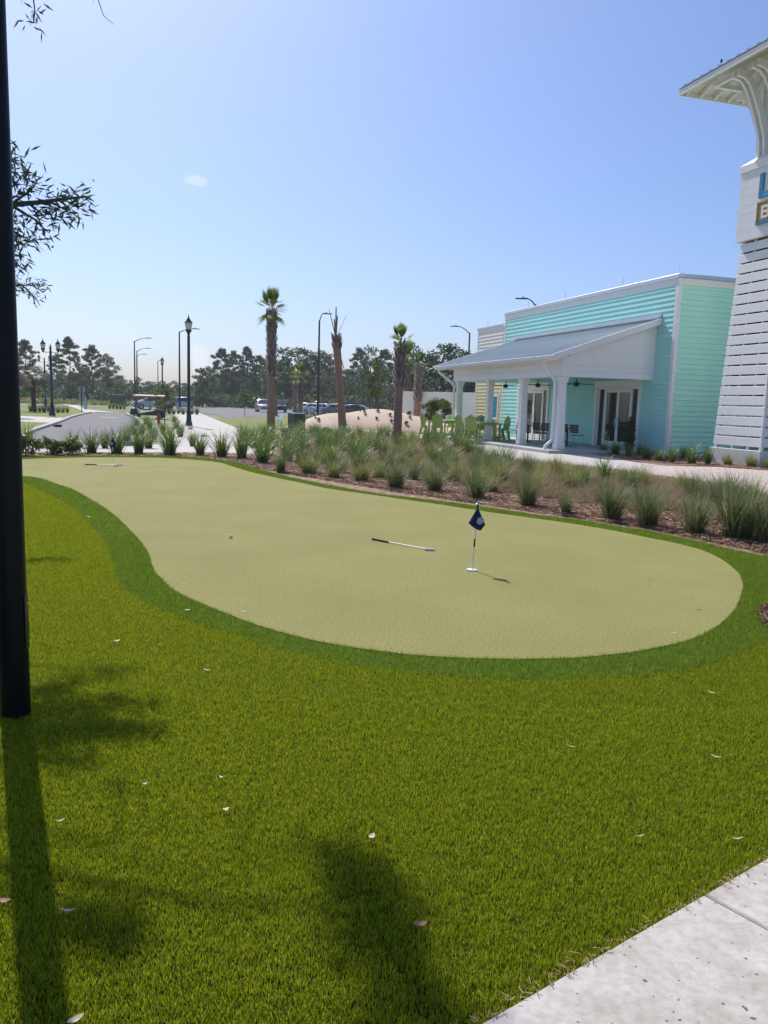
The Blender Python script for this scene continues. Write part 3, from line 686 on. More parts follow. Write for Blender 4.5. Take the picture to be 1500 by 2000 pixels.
# sign box
SB = 0.97
MB().box(-SB + 0.02, SB - 0.02, -SB + 0.02, SB - 0.02, 7.06, 9.3).build('sign_core', m_white, T)
zb = [7.05, 7.36, 7.62, 7.87, 8.13, 8.39, 8.64, 8.9, 9.16]
for i in range(8):
    for k in range(4):
        e = SB if k % 2 == 0 else SB - 0.021
        o = MB().box(-SB - 0.0, -SB + 0.0205, -e, e, zb[i] + 0.003, zb[i + 1] - 0.003).build('sign_board', m_white, T, bevel=0.004); o.rotation_euler = (0, 0, k * math.pi / 2)
c1 = SB + 0.035
MB().box(-c1, c1, -c1, c1, 9.16, 9.40).build('sign_cornice', m_white, T, bevel=0.01)
q0, q1 = SB + 0.02, 0.72
MB().hexa([(-q0, -q0, 9.401), (q0, -q0, 9.401), (q0, q0, 9.401), (-q0, q0, 9.401), (-q1, -q1, 9.60), (q1, -q1, 9.60), (q1, q1, 9.60), (-q1, q1, 9.60)]).build('skirt', m_cream, T)
core = 0.64
MB().box(-core, core, -core, core, 9.55, 12.35).build('cupola_core', m_cream, T)
for sx in (-1, 1):
    for sy in (-1, 1):
        MB().box(sx * core - 0.07, sx * core + 0.07, sy * core - 0.07, sy * core + 0.07, 9.58, 11.9).build('cupola_post', m_white, T, bevel=0.006)
# lettering and wooden box on the face towards the green (far edge is the start of the word)
m_sgn = M('blue_sign_metal', (0.025, 0.20, 0.36), 0.4, 0.05, 5)
m_sgn2 = M('bright_blue_sign', (0.03, 0.36, 0.62), 0.4, 0.05, 5)
m_wood = M('sign_wood', (0.42, 0.27, 0.11), 0.6, 0.35, 5, 0.1, 40, stretch=(1, 1, 8), col2=(0.55, 0.40, 0.15))
yl = 0.065                                            # local y of the letter's far edge
sgn = empty('sign_letter', (-SB, 0, 0)); sgn.parent = T
mb = MB().prism([(yl, 8.22), (yl, 8.96), (yl - 0.17, 8.96), (yl - 0.17, 8.40), (yl - 0.66, 8.40), (yl - 0.66, 8.22)], -0.05, -0.003, 'x'); mb.build('letter_body', m_sgn, sgn, bevel=0.004)
wv = [(yl - 0.19, 8.235)] + [(yl - 0.19 - 0.045 * k, 8.30 + 0.035 * (k % 2) + 0.006 * k) for k in range(10)] + [(yl - 0.61, 8.235)]
MB().prism(wv, -0.054, -0.0505, 'x').build('letter_wave', m_sgn2, sgn)
bx = empty('sign_box', (-SB, 0, 0)); bx.parent = T
y0, y1, z0, z1 = yl - 0.02 - 0.8, yl - 0.02, 7.50, 8.07
for i, (p, q) in enumerate(zip(np.linspace(y0, y1, 7)[:-1], np.linspace(y0, y1, 7)[1:])):
    MB().box(-0.02, -0.002, p + 0.003, q - 0.003, z0, z1).build('wood_plank', m_wood, bx)
mb = MB(); mb.box(-0.06, -0.002, y0 - 0.03, y0 - 0.001, z0, z1); mb.box(-0.06, -0.002, y1 + 0.001, y1 + 0.03, z0, z1); mb.box(-0.06, -0.002, y0 - 0.03, y1 + 0.03, z1 + 0.001, z1 + 0.03)
mb.build('wood_edge', m_wood, bx)
MB().box(-0.065, -0.002, y0 - 0.04, y1 + 0.035, z0 - 0.075, z0 - 0.002).build('blue_edge', m_sgn, bx)
yb_ = y1 - 0.17
mb = MB(); mb.box(-0.055, -0.021, yb_ - 0.07, yb_, z0 + 0.09, z1 - 0.1)
for zz in (z0 + 0.09, (z0 + z1) / 2 - 0.035, z1 - 0.17): mb.box(-0.054, -0.0215, yb_ - 0.26, yb_ - 0.0705, zz, zz + 0.07)
mb.box(-0.0545, -0.022, yb_ - 0.32, yb_ - 0.2605, z0 + 0.12, (z0 + z1) / 2 - 0.02); mb.box(-0.0545, -0.022, yb_ - 0.31, yb_ - 0.2605, (z0 + z1) / 2 + 0.02, z1 - 0.13)
mb.build('white_letter', m_white, bx)
# brackets: pairs of curved timber knees on each face
def knee(side_y):
    pts = [(-0.66, 9.60), (-0.72, 10.15), (-0.95, 10.75), (-1.22, 11.30), (-1.42, 11.62), (-1.62, 11.80), (-1.95, 11.86)]
    mb = MB(); w, dpt = 0.09, 0.2
    for (xa, za), (xb, zb2) in zip(pts[:-1], pts[1:]):
        mb.beam((xa, side_y, za), (xb, side_y, zb2), w, dpt, up=(0.9, 0, 0.45))
    return mb
for k in range(4):
    for sy in (-0.52, -0.30, 0.30, 0.52):
        o = knee(sy).build('bracket', m_white, T); o.rotation_euler = (0, 0, k * math.pi / 2)
    for sy in (-0.41, 0.41):
        o = MB().tube([(-0.735, sy - 0.115, 9.72), (-0.785, sy - 0.115, 9.72)], 0.02, 6).build('bolt', m_galv, T); o.rotation_euler = (0, 0, k * math.pi / 2)
# roof: eave plate, rafters, soffit boards, metal hip roof
RE, RZ = 2.44, 11.86
for k in range(4):
    o = MB().box(-1.72, -1.6, -1.72 if k % 2 == 0 else -1.598, 1.72 if k % 2 == 0 else 1.598, RZ + 0.06, RZ + 0.2).build('eave_beam', m_cream, T, bevel=0.006); o.rotation_euler = (0, 0, k * math.pi / 2)
    for j in range(9):
        yy = -2.2 + j * 0.55; xi = -max(0.3, abs(yy))
        rs = 0.42
        o = MB().prism([(-RE + 0.06, RZ - 0.02), (xi, RZ - 0.02 + rs * (RE - 0.06 + xi)), (xi, RZ + 0.13 + rs * (RE - 0.06 + xi)), (-RE + 0.06, RZ + 0.13)], yy - 0.03, yy + 0.03, 'y').build('rafter', m_cream, T); o.rotation_euler = (0, 0, k * math.pi / 2)
zt = RZ + 0.14 + 0.42 * RE
for k in range(4):
    mb = MB(); mb.hexa([(-RE, -RE, RZ + 0.13), (-0.01, -0.01, zt), (-0.01, 0.01, zt), (-RE, RE, RZ + 0.13), (-RE, -RE, RZ + 0.16), (-0.01, -0.01, zt + 0.03), (-0.01, 0.01, zt + 0.03), (-RE, RE, RZ + 0.16)])
    o = mb.build('roof_sheathing', m_cream, T); o.rotation_euler = (0, 0, k * math.pi / 2)
    mb = MB(); mb.hexa([(-RE - 0.04, -RE - 0.04, RZ + 0.162), (-0.01, -0.01, zt + 0.05), (-0.01, 0.01, zt + 0.05), (-RE - 0.04, RE + 0.04, RZ + 0.162), (-RE - 0.04, -RE - 0.04, RZ + 0.18), (-0.01, -0.01, zt + 0.07), (-0.01, 0.01, zt + 0.07), (-RE - 0.04, RE + 0.04, RZ + 0.18)])
    o = mb.build('roof_metal', m_galv, T); o.rotation_euler = (0, 0, k * math.pi / 2)
    for j in range(12):
        yy = -RE + 0.2 + j * 0.4; xi = -max(0.05, abs(yy))
        o = MB().beam((-RE - 0.045, yy, RZ + 0.19), (xi, yy, RZ + 0.19 + (zt - RZ - 0.11) * (RE + xi) / RE), 0.03, 0.04).build('roof_seam', m_galv, T); o.rotation_euler = (0, 0, k * math.pi / 2)
    ef = RE + 0.02 if k % 2 == 0 else RE - 0.031
    o = MB().box(-RE - 0.02, -RE + 0.03, -ef, ef, RZ - 0.03, RZ + 0.128).build('fascia', m_cream, T); o.rotation_euler = (0, 0, k * math.pi / 2)

# ================================================================== THINGS ON THE GREEN
m_pin = M('white_pin', (0.78, 0.78, 0.78), 0.35, 0.03)
m_navy = M('navy_flag_cloth', (0.010, 0.018, 0.075), 0.8, 0.2, 30, 0.15, 300)
def emblem_mat():
    m, n, l, b = _new('flag_emblem'); b.inputs['Roughness'].default_value = 0.8
    tc = n.new('ShaderNodeTexCoord')
    sp = n.new('ShaderNodeSeparateXYZ'); l.new(tc.outputs['Object'], sp.inputs[0])
    ln = n.new('ShaderNodeVectorMath'); ln.operation = 'LENGTH'
    cb = n.new('ShaderNodeCombineXYZ'); l.new(sp.outputs['X'], cb.inputs['X']); l.new(sp.outputs['Z'], cb.inputs['Z'])
    l.new(cb.outputs[0], ln.inputs[0])
    wv = n.new('ShaderNodeTexWave'); wv.inputs['Scale'].default_value = 22; wv.inputs['Distortion'].default_value = 9; wv.inputs['Detail'].default_value = 2; wv.inputs['Detail Scale'].default_value = 3
    l.new(tc.outputs['Object'], wv.inputs['Vector'])
    r1 = n.new('ShaderNodeValToRGB'); r1.color_ramp.elements[0].position = 0.35; r1.color_ramp.elements[0].color = (0.12, 0.16, 0.33, 1); r1.color_ramp.elements[1].position = 0.55; r1.color_ramp.elements[1].color = (0.55, 0.58, 0.66, 1)
    l.new(wv.outputs['Color'], r1.inputs['Fac'])
    r2 = n.new('ShaderNodeValToRGB'); e = r2.color_ramp.elements; e[0].position = 0.0; e[0].color = (0, 0, 0, 1); e[1].position = 0.5; e[1].color = (0, 0, 0, 1)
    q = e.new(0.70); q.color = (0, 0, 0, 1); q = e.new(0.74); q.color = (1, 1, 1, 1); q = e.new(0.9); q.color = (1, 1, 1, 1)
    mu = n.new('ShaderNodeMath'); mu.operation = 'MULTIPLY'; mu.inputs[1].default_value = 1 / 0.036; l.new(ln.outputs['Value'], mu.inputs[0]); l.new(mu.outputs[0], r2.inputs['Fac'])
    mx = n.new('ShaderNodeMix'); mx.data_type = 'RGBA'; l.new(r2.outputs[0], mx.inputs['Factor']); l.new(r1.outputs[0], mx.inputs['A']); mx.inputs['B'].default_value = (0.34, 0.38, 0.5, 1)
    l.new(mx.outputs['Result'], b.inputs['Base Color']); return m
m_emb = emblem_mat()
def flag(loc, rz, label, mirror=1, tilt=(0, 0)):
    f = empty('golf_flag', loc, rz, label, 'golf flag', 'small practice flags on the putting green'); f.rotation_euler = (tilt[0], tilt[1], rz)
    MB().lathe([(0.054, 0.001), (0.054, 0.010), (0.048, 0.012), (0.012, 0.014)], 24).build('cup_disc', m_pin, f, True)
    MB().tube([(0, 0, 0.01), (0, 0, 0.62)], 0.0065, 10).build('stick', m_pin, f, True)
    MB().tube([(0, 0, 0.235), (0, 0, 0.315)], 0.0085, 10).build('grip_band', m_black, f, True)
    MB().lathe([(0.008, 0.615), (0.011, 0.625), (0.011, 0.65), (0.006, 0.655)], 10).build('finial', m_black, f, True)
    MB().lathe([(0.021, 0.655), (0.023, 0.66), (0.014, 0.668), (0.007, 0.682)], 14).build('finial_cap', m_steel, f, True)
    # cloth hanging in a limp fold: x across the view, z down
    top = (0.0, 0.628)
    out = [(-0.078, 0.468), (-0.012, 0.425), (0.045, 0.398), (0.088, 0.466)]
    N = 14; V, Fc = [], []
    for i in range(N + 1):
        t = i / N
        # edge curve along the bottom
        seg = t * 3; k = min(int(seg), 2); s_ = seg - k
        ex = out[k][0] * (1 - s_) + out[k + 1][0] * s_; ez = out[k][1] * (1 - s_) + out[k + 1][1] * s_
        for j in range(9):
            q = j / 8
            x = (top[0] + (ex - top[0]) * q) * mirror
            zz = top[1] + (ez - top[1]) * q - 0.004 * math.sin(t * 6)
            y = -0.012 - 0.03 * q * math.sin(t * math.pi) - 0.012 * q * math.sin(t * 9)
            V.append((x, y, zz))
    for i in range(N):
        for j in range(8):
            a = i * 9 + j; Fc.append((a, a + 1, a + 10, a + 9))
    me = faces_mesh('cloth', V, Fc, True); cl = link_mesh('cloth', me, m_navy, f)
    so = cl.modifiers.new('thick', 'SOLIDIFY'); so.thickness = 0.0015
    # round printed crest lying on the cloth
    ec = (0.034 * mirror, 0.502); EV = [(0, -0.05, 0)]; EF = []
    for k in range(28):
        a = 2 * math.pi * k / 28; EV.append((0.036 * math.cos(a), -0.05 + 0.009 * math.cos(a) * mirror - 0.0, 0.036 * math.sin(a) + 0.004 * math.cos(a) * mirror))
    EF = [(0, k + 1, (k + 1) % 28 + 1) for k in range(28)]
    e = link_mesh('crest', faces_mesh('crest', EV, EF), m_emb, f); e.location = (ec[0], 0, ec[1])
    return f
a = G(922, 1114); flag((a[0], a[1], 0), R(-4), 'navy golf flag with round crest standing nearest the camera on the putting green', 1, (R(-1), R(2.5)))
a = G(221, 908); flag((a[0], a[1], 0), R(20), 'navy golf flag at the far end of the putting green, a putter behind it', -1)
m_grip = M('black_grip', (0.012, 0.012, 0.012), 0.7, 0.1, 80)
def putter(p, q, label, rz_head):
    p, q = Vector((p[0], p[1], 0)), Vector((q[0], q[1], 0)); d = (q - p); L = d.length; an = math.atan2(d.y, d.x)
    o = empty('putter', p, an, label, 'putter', 'putters lying on the green')
    MB().tube([(0, 0, 0.013), (0.02, 0, 0.013), (0.27, 0, 0.012)], [0.012, 0.0135, 0.010], 10).build('grip', m_grip, o, True)
    MB().tube([(0.265, 0, 0.012), (L - 0.03, 0, 0.02)], [0.0065, 0.006], 10).build('shaft', m_pin, o, True)
    h = MB().box(-0.012, 0.012, -0.02, 0.10, 0.002, 0.028).build('head', m_pin, o, bevel=0.006); h.location = (L - 0.03, 0, 0); h.rotation_euler = (0, 0, rz_head)
    return o
putter(G(727, 1054.5), G(836, 1076), 'black-gripped white putter lying flat between the golf ball and the near flag', R(-52))
putter(G(166, 908), G(232, 909.5), 'black-gripped putter lying beside the far golf flag', R(-70))
m_ball = M('golf_ball', (0.75, 0.75, 0.74), 0.35, 0.02, 5, 0.5, 320)
a = G(451, 1051)
o = MB().lathe([(0.0213 * math.sin(math.pi * i / 14) + 1e-5, 0.0213 - 0.0213 * math.cos(math.pi * i / 14)) for i in range(15)], 20).build('golf_ball', m_ball, None, True); o.location = (a[0], a[1], 0.001)
tag(o, 'white golf ball alone on the left half of the putting green', 'golf ball')

# fallen leaves
m_leafs = [M('cream_dry_leaf', (0.62, 0.52, 0.38), 0.7, 0.15, 30), M('red_brown_dry_leaf', (0.22, 0.09, 0.06), 0.6, 0.2, 30), M('grey_brown_dry_leaf', (0.40, 0.33, 0.25), 0.7, 0.2, 30), M('white_curled_leaf', (0.50, 0.47, 0.41), 0.7, 0.08, 30), M('dark_dry_leaf', (0.06, 0.035, 0.02), 0.7, 0.2, 30)]
def fallen(px, py, L, wd, mi, rz, label, z=0.022, tw=0.3, cat='leaf'):
    V, Fc = [], []; N = 8
    for i in range(N + 1):
        t = i / N; w = wd * math.sin(math.pi * min(1, t * 0.96 + 0.02)) ** 0.7 / 2
        c = L * (t - 0.5); zz = 0.0025 * math.cos(t * math.pi * 2) + tw * 0.006 * t
        V += [(c, -w, zz + 0.12 * w), (c, 0, zz - 0.06 * w), (c, w, zz + 0.18 * w)]
    for i in range(N):
        a = i * 3; Fc += [(a, a + 3, a + 4, a + 1), (a + 1, a + 4, a + 5, a + 2)]
    o = link_mesh('fallen_leaf', faces_mesh('fallen_leaf', V, Fc, True), m_leafs[mi]); p = G(px, py, z)
    o.location = (p[0], p[1], z); o.rotation_euler = (0.12, 0.05, rz); tag(o, label, cat, 'leaves fallen on the turf'); return o
LV = [(726, 1633, 0.036, 0.020, 0, 1.1, 'cream dry leaf on the turf, straight above the dark shadow at bottom centre'), (821, 1804, 0.042, 0.02, 1, 0.3, 'red-brown dry leaf lying in the dark shadow at bottom centre'),
      (118, 1602, 0.034, 0.008, 3, 0.6, 'thin white curled leaf beside the lamp post shadow'), (8, 1758, 0.045, 0.018, 1, 0.0, 'red-brown leaf at the left picture edge below the lamp post'),
      (133, 1777, 0.045, 0.010, 2, 0.05, 'narrow brown leaf just right of the lamp post shadow'), (147, 1990, 0.045, 0.018, 2, 0.8, 'folded brown leaf on the bottom edge of the picture, left'),
      (441, 1580, 0.026, 0.016, 0, 0.5, 'small squarish cream leaf fragment left of centre on the turf'), (432, 1517, 0.022, 0.010, 0, -0.4, 'tiny cream leaf fragment above the squarish cream one'),
      (283, 1530, 0.022, 0.011, 3, 0.4, 'tiny white leaf at the lower rim of the tree shadow'), (228, 1251, 0.040, 0.018, 3, 0.7, 'white leaf on the turf below the bend of the fringe, left'),
      (404, 1308, 0.050, 0.008, 3, -0.3, 'thin white leaf on the turf right of the tree shadow'), (366, 1191, 0.045, 0.015, 3, 0.1, 'white leaf on the dark fringe at its left bend'),
      (173, 1009, 0.06, 0.02, 3, 0.3, 'small white leaf on the far left fringe'), (1398, 1477, 0.05, 0.006, 0, -0.7, 'thin straw stalk on the turf at right, above the concrete walk'),
      (1440, 1637, 0.05, 0.005, 0, 0.2, 'thin straw stalk near the concrete walk at right'), (1115, 1457, 0.045, 0.006, 2, -0.6, 'thin brown stalk on the turf right of centre'),
      (1390, 1352, 0.05, 0.007, 0, -0.8, 'forked straw stalk on the turf below the right end of the fringe'), (1250, 1632, 0.04, 0.004, 0, 0.3, 'faint straw stalk on the turf above the concrete joint')]
for px, py, L, wd, mi, rz, lb in LV: fallen(px, py, L, wd, mi, rz, lb)
for px, py, L, wd, mi, rz, lb in [(1364, 1191, 0.05, 0.014, 4, 0.0, 'dark dry leaf on the green near its right end'), (1270, 1133, 0.04, 0.012, 4, 0.1, 'dark leaf on the green, right of the near flag'),
                                  (1316, 1236, 0.05, 0.010, 0, 0.0, 'straw coloured leaf on the green near its lower right edge'), (475, 1194, 0.045, 0.012, 3, 0.6, 'white leaf on the green at its lower left edge'),
                                  (358, 1139, 0.05, 0.014, 2, 0.2, 'grey-brown leaf on the green just inside its left bend'), (300, 1020, 0.06, 0.014, 4, 0.1, 'dark leaf on the left half of the green')]:
    fallen(px, py, L, wd, mi, rz, lb, 0.006)

# ================================================================== LAMPS, SIGNS, SMALL STREET FURNITURE
m_lampb = M('black_lamp_paint', (0.012, 0.013, 0.016), 0.32, 0.12, 6, coat=0.2)
m_lampn = M('satin_black_post', (0.004, 0.005, 0.008), 0.4, 0.15, 5, 0.03, 200, spec=0.22)
m_globe = M('frosted_lamp_glass', (0.62, 0.62, 0.6), 0.25, 0.05, 10)
def acorn_head(parent, o=(0, 0, 0), s=1.0):
    h = empty('lamp_head', o); h.parent = parent; h.scale = (s, s, s)
    MB().lathe([(0.05, 0), (0.075, 0.05), (0.10, 0.16), (0.17, 0.24), (0.18, 0.32), (0.15, 0.335)], 16).build('lamp_base', m_lampb, h, True)
    MB().lathe([(0.14, 0.336), (0.19, 0.50), (0.215, 0.66), (0.20, 0.70)], 16).build('globe', m_globe, h, True)
    MB().lathe([(0.235, 0.701), (0.24, 0.73), (0.17, 0.80), (0.11, 0.90), (0.05, 0.97), (0.035, 1.02), (0.05, 1.05), (0.015, 1.10), (0.008, 1.22)], 16).build('finial', m_lampb, h, True)
    return h
def fluted(r0, r1, h, n=16, z0=0.0):
    prof = []; mb = MB(); vs = []; fs = []; K = n * 2; NZ = 12
    for i in range(NZ + 1):
        t = i / NZ; r = r0 + (r1 - r0) * t
        for k in range(K):
            a = 2 * math.pi * k / K; rr = r * (1 if k % 2 == 0 else 0.93)
            vs.append((rr * math.cos(a), rr * math.sin(a), z0 + h * t))
    for i in range(NZ):
        for k in range(K):
            k2 = (k + 1) % K; fs.append((i * K + k, i * K + k2, (i + 1) * K + k2, (i + 1) * K + k))
    fs.append(tuple(NZ * K + k for k in range(K)))
    return mb.add(vs, fs)
def acorn_lamp(loc, H, rp, label, flt=False):
    l = empty('street_lamp', loc, 0, label, 'street lamp', 'black lamps with acorn heads')
    if flt: MB().lathe([(rp, 0), (rp * 0.72, H - 1.22)], 40).build('pole', m_lampn, l, True)
    else: MB().lathe([(rp * 1.0, 0), (rp * 0.8, H - 1.22)], 14).build('pole', m_lampb, l, True)
    MB().lathe([(rp * 2.0, 0), (rp * 2.0, 0.12), (rp * 1.5, 0.3), (rp * 1.25, 0.8), (rp * 1.02, 0.86)], 16).build('pole_base', m_lampb, l, True) if not flt else None
    acorn_head(l, (0, 0, H - 1.22), 1.0)
    return l
a = AT(369, 832, 46.5); acorn_lamp((a[0], a[1], 0), 6.35, 0.10, 'tall single black street lamp beside the pale plaza')
a = AT(317.5, 800, 93); acorn_lamp((a[0], a[1], 0), 6.3, 0.10, 'small distant single black street lamp above the golf cart')
# post in the foreground, cropped by the left edge
a = G(31, 1392, 0)
fp = acorn_lamp((a[0], a[1], -0.012), 6.2, 0.071, 'thick black lamp post close to the camera at the left edge', True)
MB().box(0.0685, 0.0725, -0.02, 0.02, 0.35, 0.62).build('access_cover', m_lampb, fp, bevel=0.003)
for zz in (0.39, 0.58): MB().tube([(0.0726, 0, zz), (0.078, 0, zz)], 0.006, 8).build('screw', m_steel, fp)
def double_lamp(loc, H, label, span=1.1):
    l = empty('street_lamp', loc, 0, label, 'street lamp', 'black lamps with acorn heads')
    MB().lathe([(0.10, 0), (0.085, H - 0.9), (0.06, H - 0.85), (0.09, H - 0.7), (0.05, H - 0.55), (0.012, H - 0.4)], 14).build('pole', m_lampb, l, True)
    MB().lathe([(0.24, 0), (0.24, 0.14), (0.17, 0.32), (0.13, 0.9), (0.102, 0.95)], 16).build('pole_base', m_lampb, l, True)
    MB().tube([(-span / 2, 0, H - 0.98), (span / 2, 0, H - 0.98)], 0.03, 8).build('cross_arm', m_lampb, l, True)
    for s in (-1, 1): acorn_head(l, (s * span / 2, 0, H - 1.0), 0.85)
    return l
a = G(102, 812); double_lamp((a[0], a[1], 0), 5.6, 'near black twin-headed street lamp on the left verge')
a = G(89, 794); double_lamp((a[0], a[1], 0), 6.5, 'farther black twin-headed street lamp behind the near twin one', 1.35)

m_bronze = M('dark_bronze_pole', (0.022, 0.018, 0.017), 0.45, 0.1, 5)
m_led = M('led_lens', (0.5, 0.5, 0.48), 0.3)
def led_lamp(px, py, d, H, dirx, arm, rise, label):
    a = AT(px, py, d)
    l = empty('area_light', (a[0], a[1], 0), 0, label, 'light pole', 'tall bronze LED light poles')
    MB().lathe([(0.16, 0), (0.16, 0.05), (0.13, 0.08), (0.075, H)], 12).build('pole', m_bronze, l, True)
    MB().lathe([(0.24, -0.05), (0.24, 0.55), (0.2, 0.6)], 14).build('footing', m_conc_far, l, True)
    ax = arm * dirx
    MB().tube([(0, 0, H - 0.12), (ax * 0.35, 0, H + rise * 0.45), (ax * 0.75, 0, H + rise * 0.9), (ax, 0, H + rise)], [0.05, 0.045, 0.04, 0.04], 8).build('arm', m_bronze, l, True)
    h = MB(); x0, x1 = ax, ax + 0.85 * dirx
    h.hexa([(x0, -0.09, H + rise - 0.05), (x1, -0.17, H + rise - 0.04), (x1, 0.17, H + rise - 0.04), (x0, 0.09, H + rise - 0.05), (x0, -0.08, H + rise + 0.06), (x1, -0.15, H + rise + 0.02), (x1, 0.15, H + rise + 0.02), (x0, 0.08, H + rise + 0.06)])
    h.build('lamp_head', m_bronze, l, bevel=0.015)
    xm = (x0 + x1) / 2
    MB().box(min(xm, x1 - .1 * dirx), max(xm, x1 - .1 * dirx), -0.1, 0.1, H + rise - 0.056, H + rise - 0.046).build('lens', m_led, l)
    MB().lathe([(0.04, H + rise + 0.03), (0.04, H + rise + 0.15)], 8, (x0 + 0.3 * dirx, 0, 0)).build('photocell', m_bronze, l)
    return l
led_lamp(264, 797, 110, 9.0, 1, 1.55, 0.45, 'nearest LED light pole above the golf cart, arm to the right')
led_lamp(268.5, 795, 133, 9.0, 1, 1.55, 0.45, 'middle LED light pole of the row above the golf cart')
led_lamp(268, 793, 150, 9.0, 1, 1.1, 0.35, 'farthest LED light pole of the row above the golf cart')
led_lamp(309, 793, 170, 9.0, 1, 0.2, 0.2, 'thin distant LED light pole left of the small acorn lamp')
led_lamp(351, 803, 92, 9.0, 1, 1.5, 0.35, 'LED light pole just left of the tall single acorn lamp')
led_lamp(620.5, 818, 75, 9.0, 1, 0.32, 0.62, 'tall LED light pole between the first palm and the dead palm')
led_lamp(709, 806, 136, 9.0, -1, 1.3, 0.6, 'distant LED light pole in front of the woods right of the dead palm')
led_lamp(910, 824, 83, 9.0, -1, 1.15, 0.6, 'LED light pole rising behind the porch roof, arm to the left')
led_lamp(892, 815, 113, 9.0, -1, 1.2, 0.6, 'small LED light pole in the oak crown behind the porch roof')
led_lamp(1033, 838, 59, 9.0, -1, 0.62, 0.38, 'LED lamp head peeking over the roofline of the aqua building')

m_signback = M('sign_back_aluminium', (0.42, 0.43, 0.44), 0.45, 0.06, 6, metal=0.3)
a = G(160, 804)
s = empty('stop_sign', (a[0], a[1], 0), R(6), 'grey back of an octagonal road sign with a plate below, by the road junction', 'sign')
MB().tube([(0, -0.03, 0), (0, -0.03, 2.5)], 0.045, 8).build('post', m_lampb, s)
oc = [(0.38 * math.cos(math.pi / 8 + k * math.pi / 4), 2.12 + 0.38 * math.sin(math.pi / 8 + k * math.pi / 4)) for k in range(8)]
MB().prism(oc, 0.018, 0.024, 'y').build('octagon_plate', m_signback, s)
MB().box(-0.3, 0.3, 0.018, 0.024, 0.98, 1.72).build('lower_plate', m_signback, s)
for px, py, lb in ((124, 787, 'thin signpost with a narrow plate right of the twin lamps'), (193, 788.5, 'thin signpost with a narrow plate left of the green cabinet')):
    a = G(px, py); s = empty('signpost', (a[0], a[1], 0), 0, lb, 'sign', 'distant small signs')
    MB().tube([(0, 0, 0), (0, 0, 3.4)], 0.06, 6).build('post', m_lampb, s)
    MB().box(-0.22, 0.22, -0.085, -0.065, 2.5, 3.35).build('plate', m_signback, s)
m_cab = M('dark_green_cabinet', (0.022, 0.062, 0.035), 0.28, 0.1, 3, coat=0.4)
def cabinet(loc, rz, w, d, h, label, pad):
    c = empty('utility_cabinet', loc, rz, label, 'utility box')
    MB().box(-w / 2 - 0.08, w / 2 + 0.08, -d / 2 - 0.08, d / 2 + 0.08, -0.05, pad).build('pad', m_conc_far, c, bevel=0.01)
    MB().prism([(-d / 2, pad), (d / 2, pad), (d / 2, h), (-d / 2, h - 0.03)], -w / 2, w / 2, 'x').build('cabinet_body', m_cab, c, bevel=0.012)
    MB().prism([(-d / 2 - 0.03, h - 0.045), (d / 2 + 0.03, h - 0.001), (d / 2 + 0.03, h + 0.03), (-d / 2 - 0.03, h - 0.01)], -w / 2 - 0.03, w / 2 + 0.03, 'x').build('cabinet_lid', m_cab, c, bevel=0.006)
    for k in (-1, 1): MB().box(k * w / 4 - w / 4 + 0.03, k * w / 4 + w / 4 - 0.03, -d / 2 - 0.012, -d / 2 - 0.001, pad + 0.06, h - 0.1).build('cabinet_door', m_cab, c, bevel=0.005)
    MB().box(-0.02, 0.02, -d / 2 - 0.03, -d / 2 - 0.013, h * 0.5, h * 0.5 + 0.12).build('handle', m_steel, c)
    return c
a = G(577, 841); cabinet((a[0], a[1] + 0.45, 0), R(38), 0.72, 0.68, 0.93, 'dark green utility box beside the first tall palm', 0.1)
a = G(228, 793); cabinet((a[0], a[1] + 0.6, 0), 0, 2.1, 1.5, 1.75, 'large dark green cabinet far off beyond the road', 0.1)
m_red = M('hydrant_red', (0.36, 0.025, 0.025), 0.4, 0.15, 10, coat=0.2)
a = AT(310, 833, 47)
h = empty('fire_hydrant', (a[0], a[1], 0), R(30), 'red fire hydrant among the grasses beside the road', 'fire hydrant'); h.scale = (0.82, 0.82, 0.8)
MB().lathe([(0.14, 0), (0.14, 0.05), (0.10, 0.06), (0.10, 0.5), (0.13, 0.52), (0.13, 0.58)], 14).build('barrel', m_red, h, True)
MB().lathe([(0.135, 0.581), (0.12, 0.68), (0.06, 0.76), (0.03, 0.78), (0.03, 0.83)], 14).build('bonnet', m_red, h, True)
for an in (0, math.pi): 
    o = MB().tube([(0.08, 0, 0.44), (0.19, 0, 0.44), (0.192, 0, 0.44), (0.22, 0, 0.44)], [0.05, 0.05, 0.065, 0.065], 10).build('side_outlet', m_red, h, True); o.rotation_euler = (0, 0, an)
o = MB().tube([(0.08, 0, 0.4), (0.2, 0, 0.4), (0.202, 0, 0.4), (0.24, 0, 0.4)], [0.07, 0.07, 0.085, 0.085], 12).build('front_outlet', m_red, h, True); o.rotation_euler = (0, 0, -math.pi / 2)

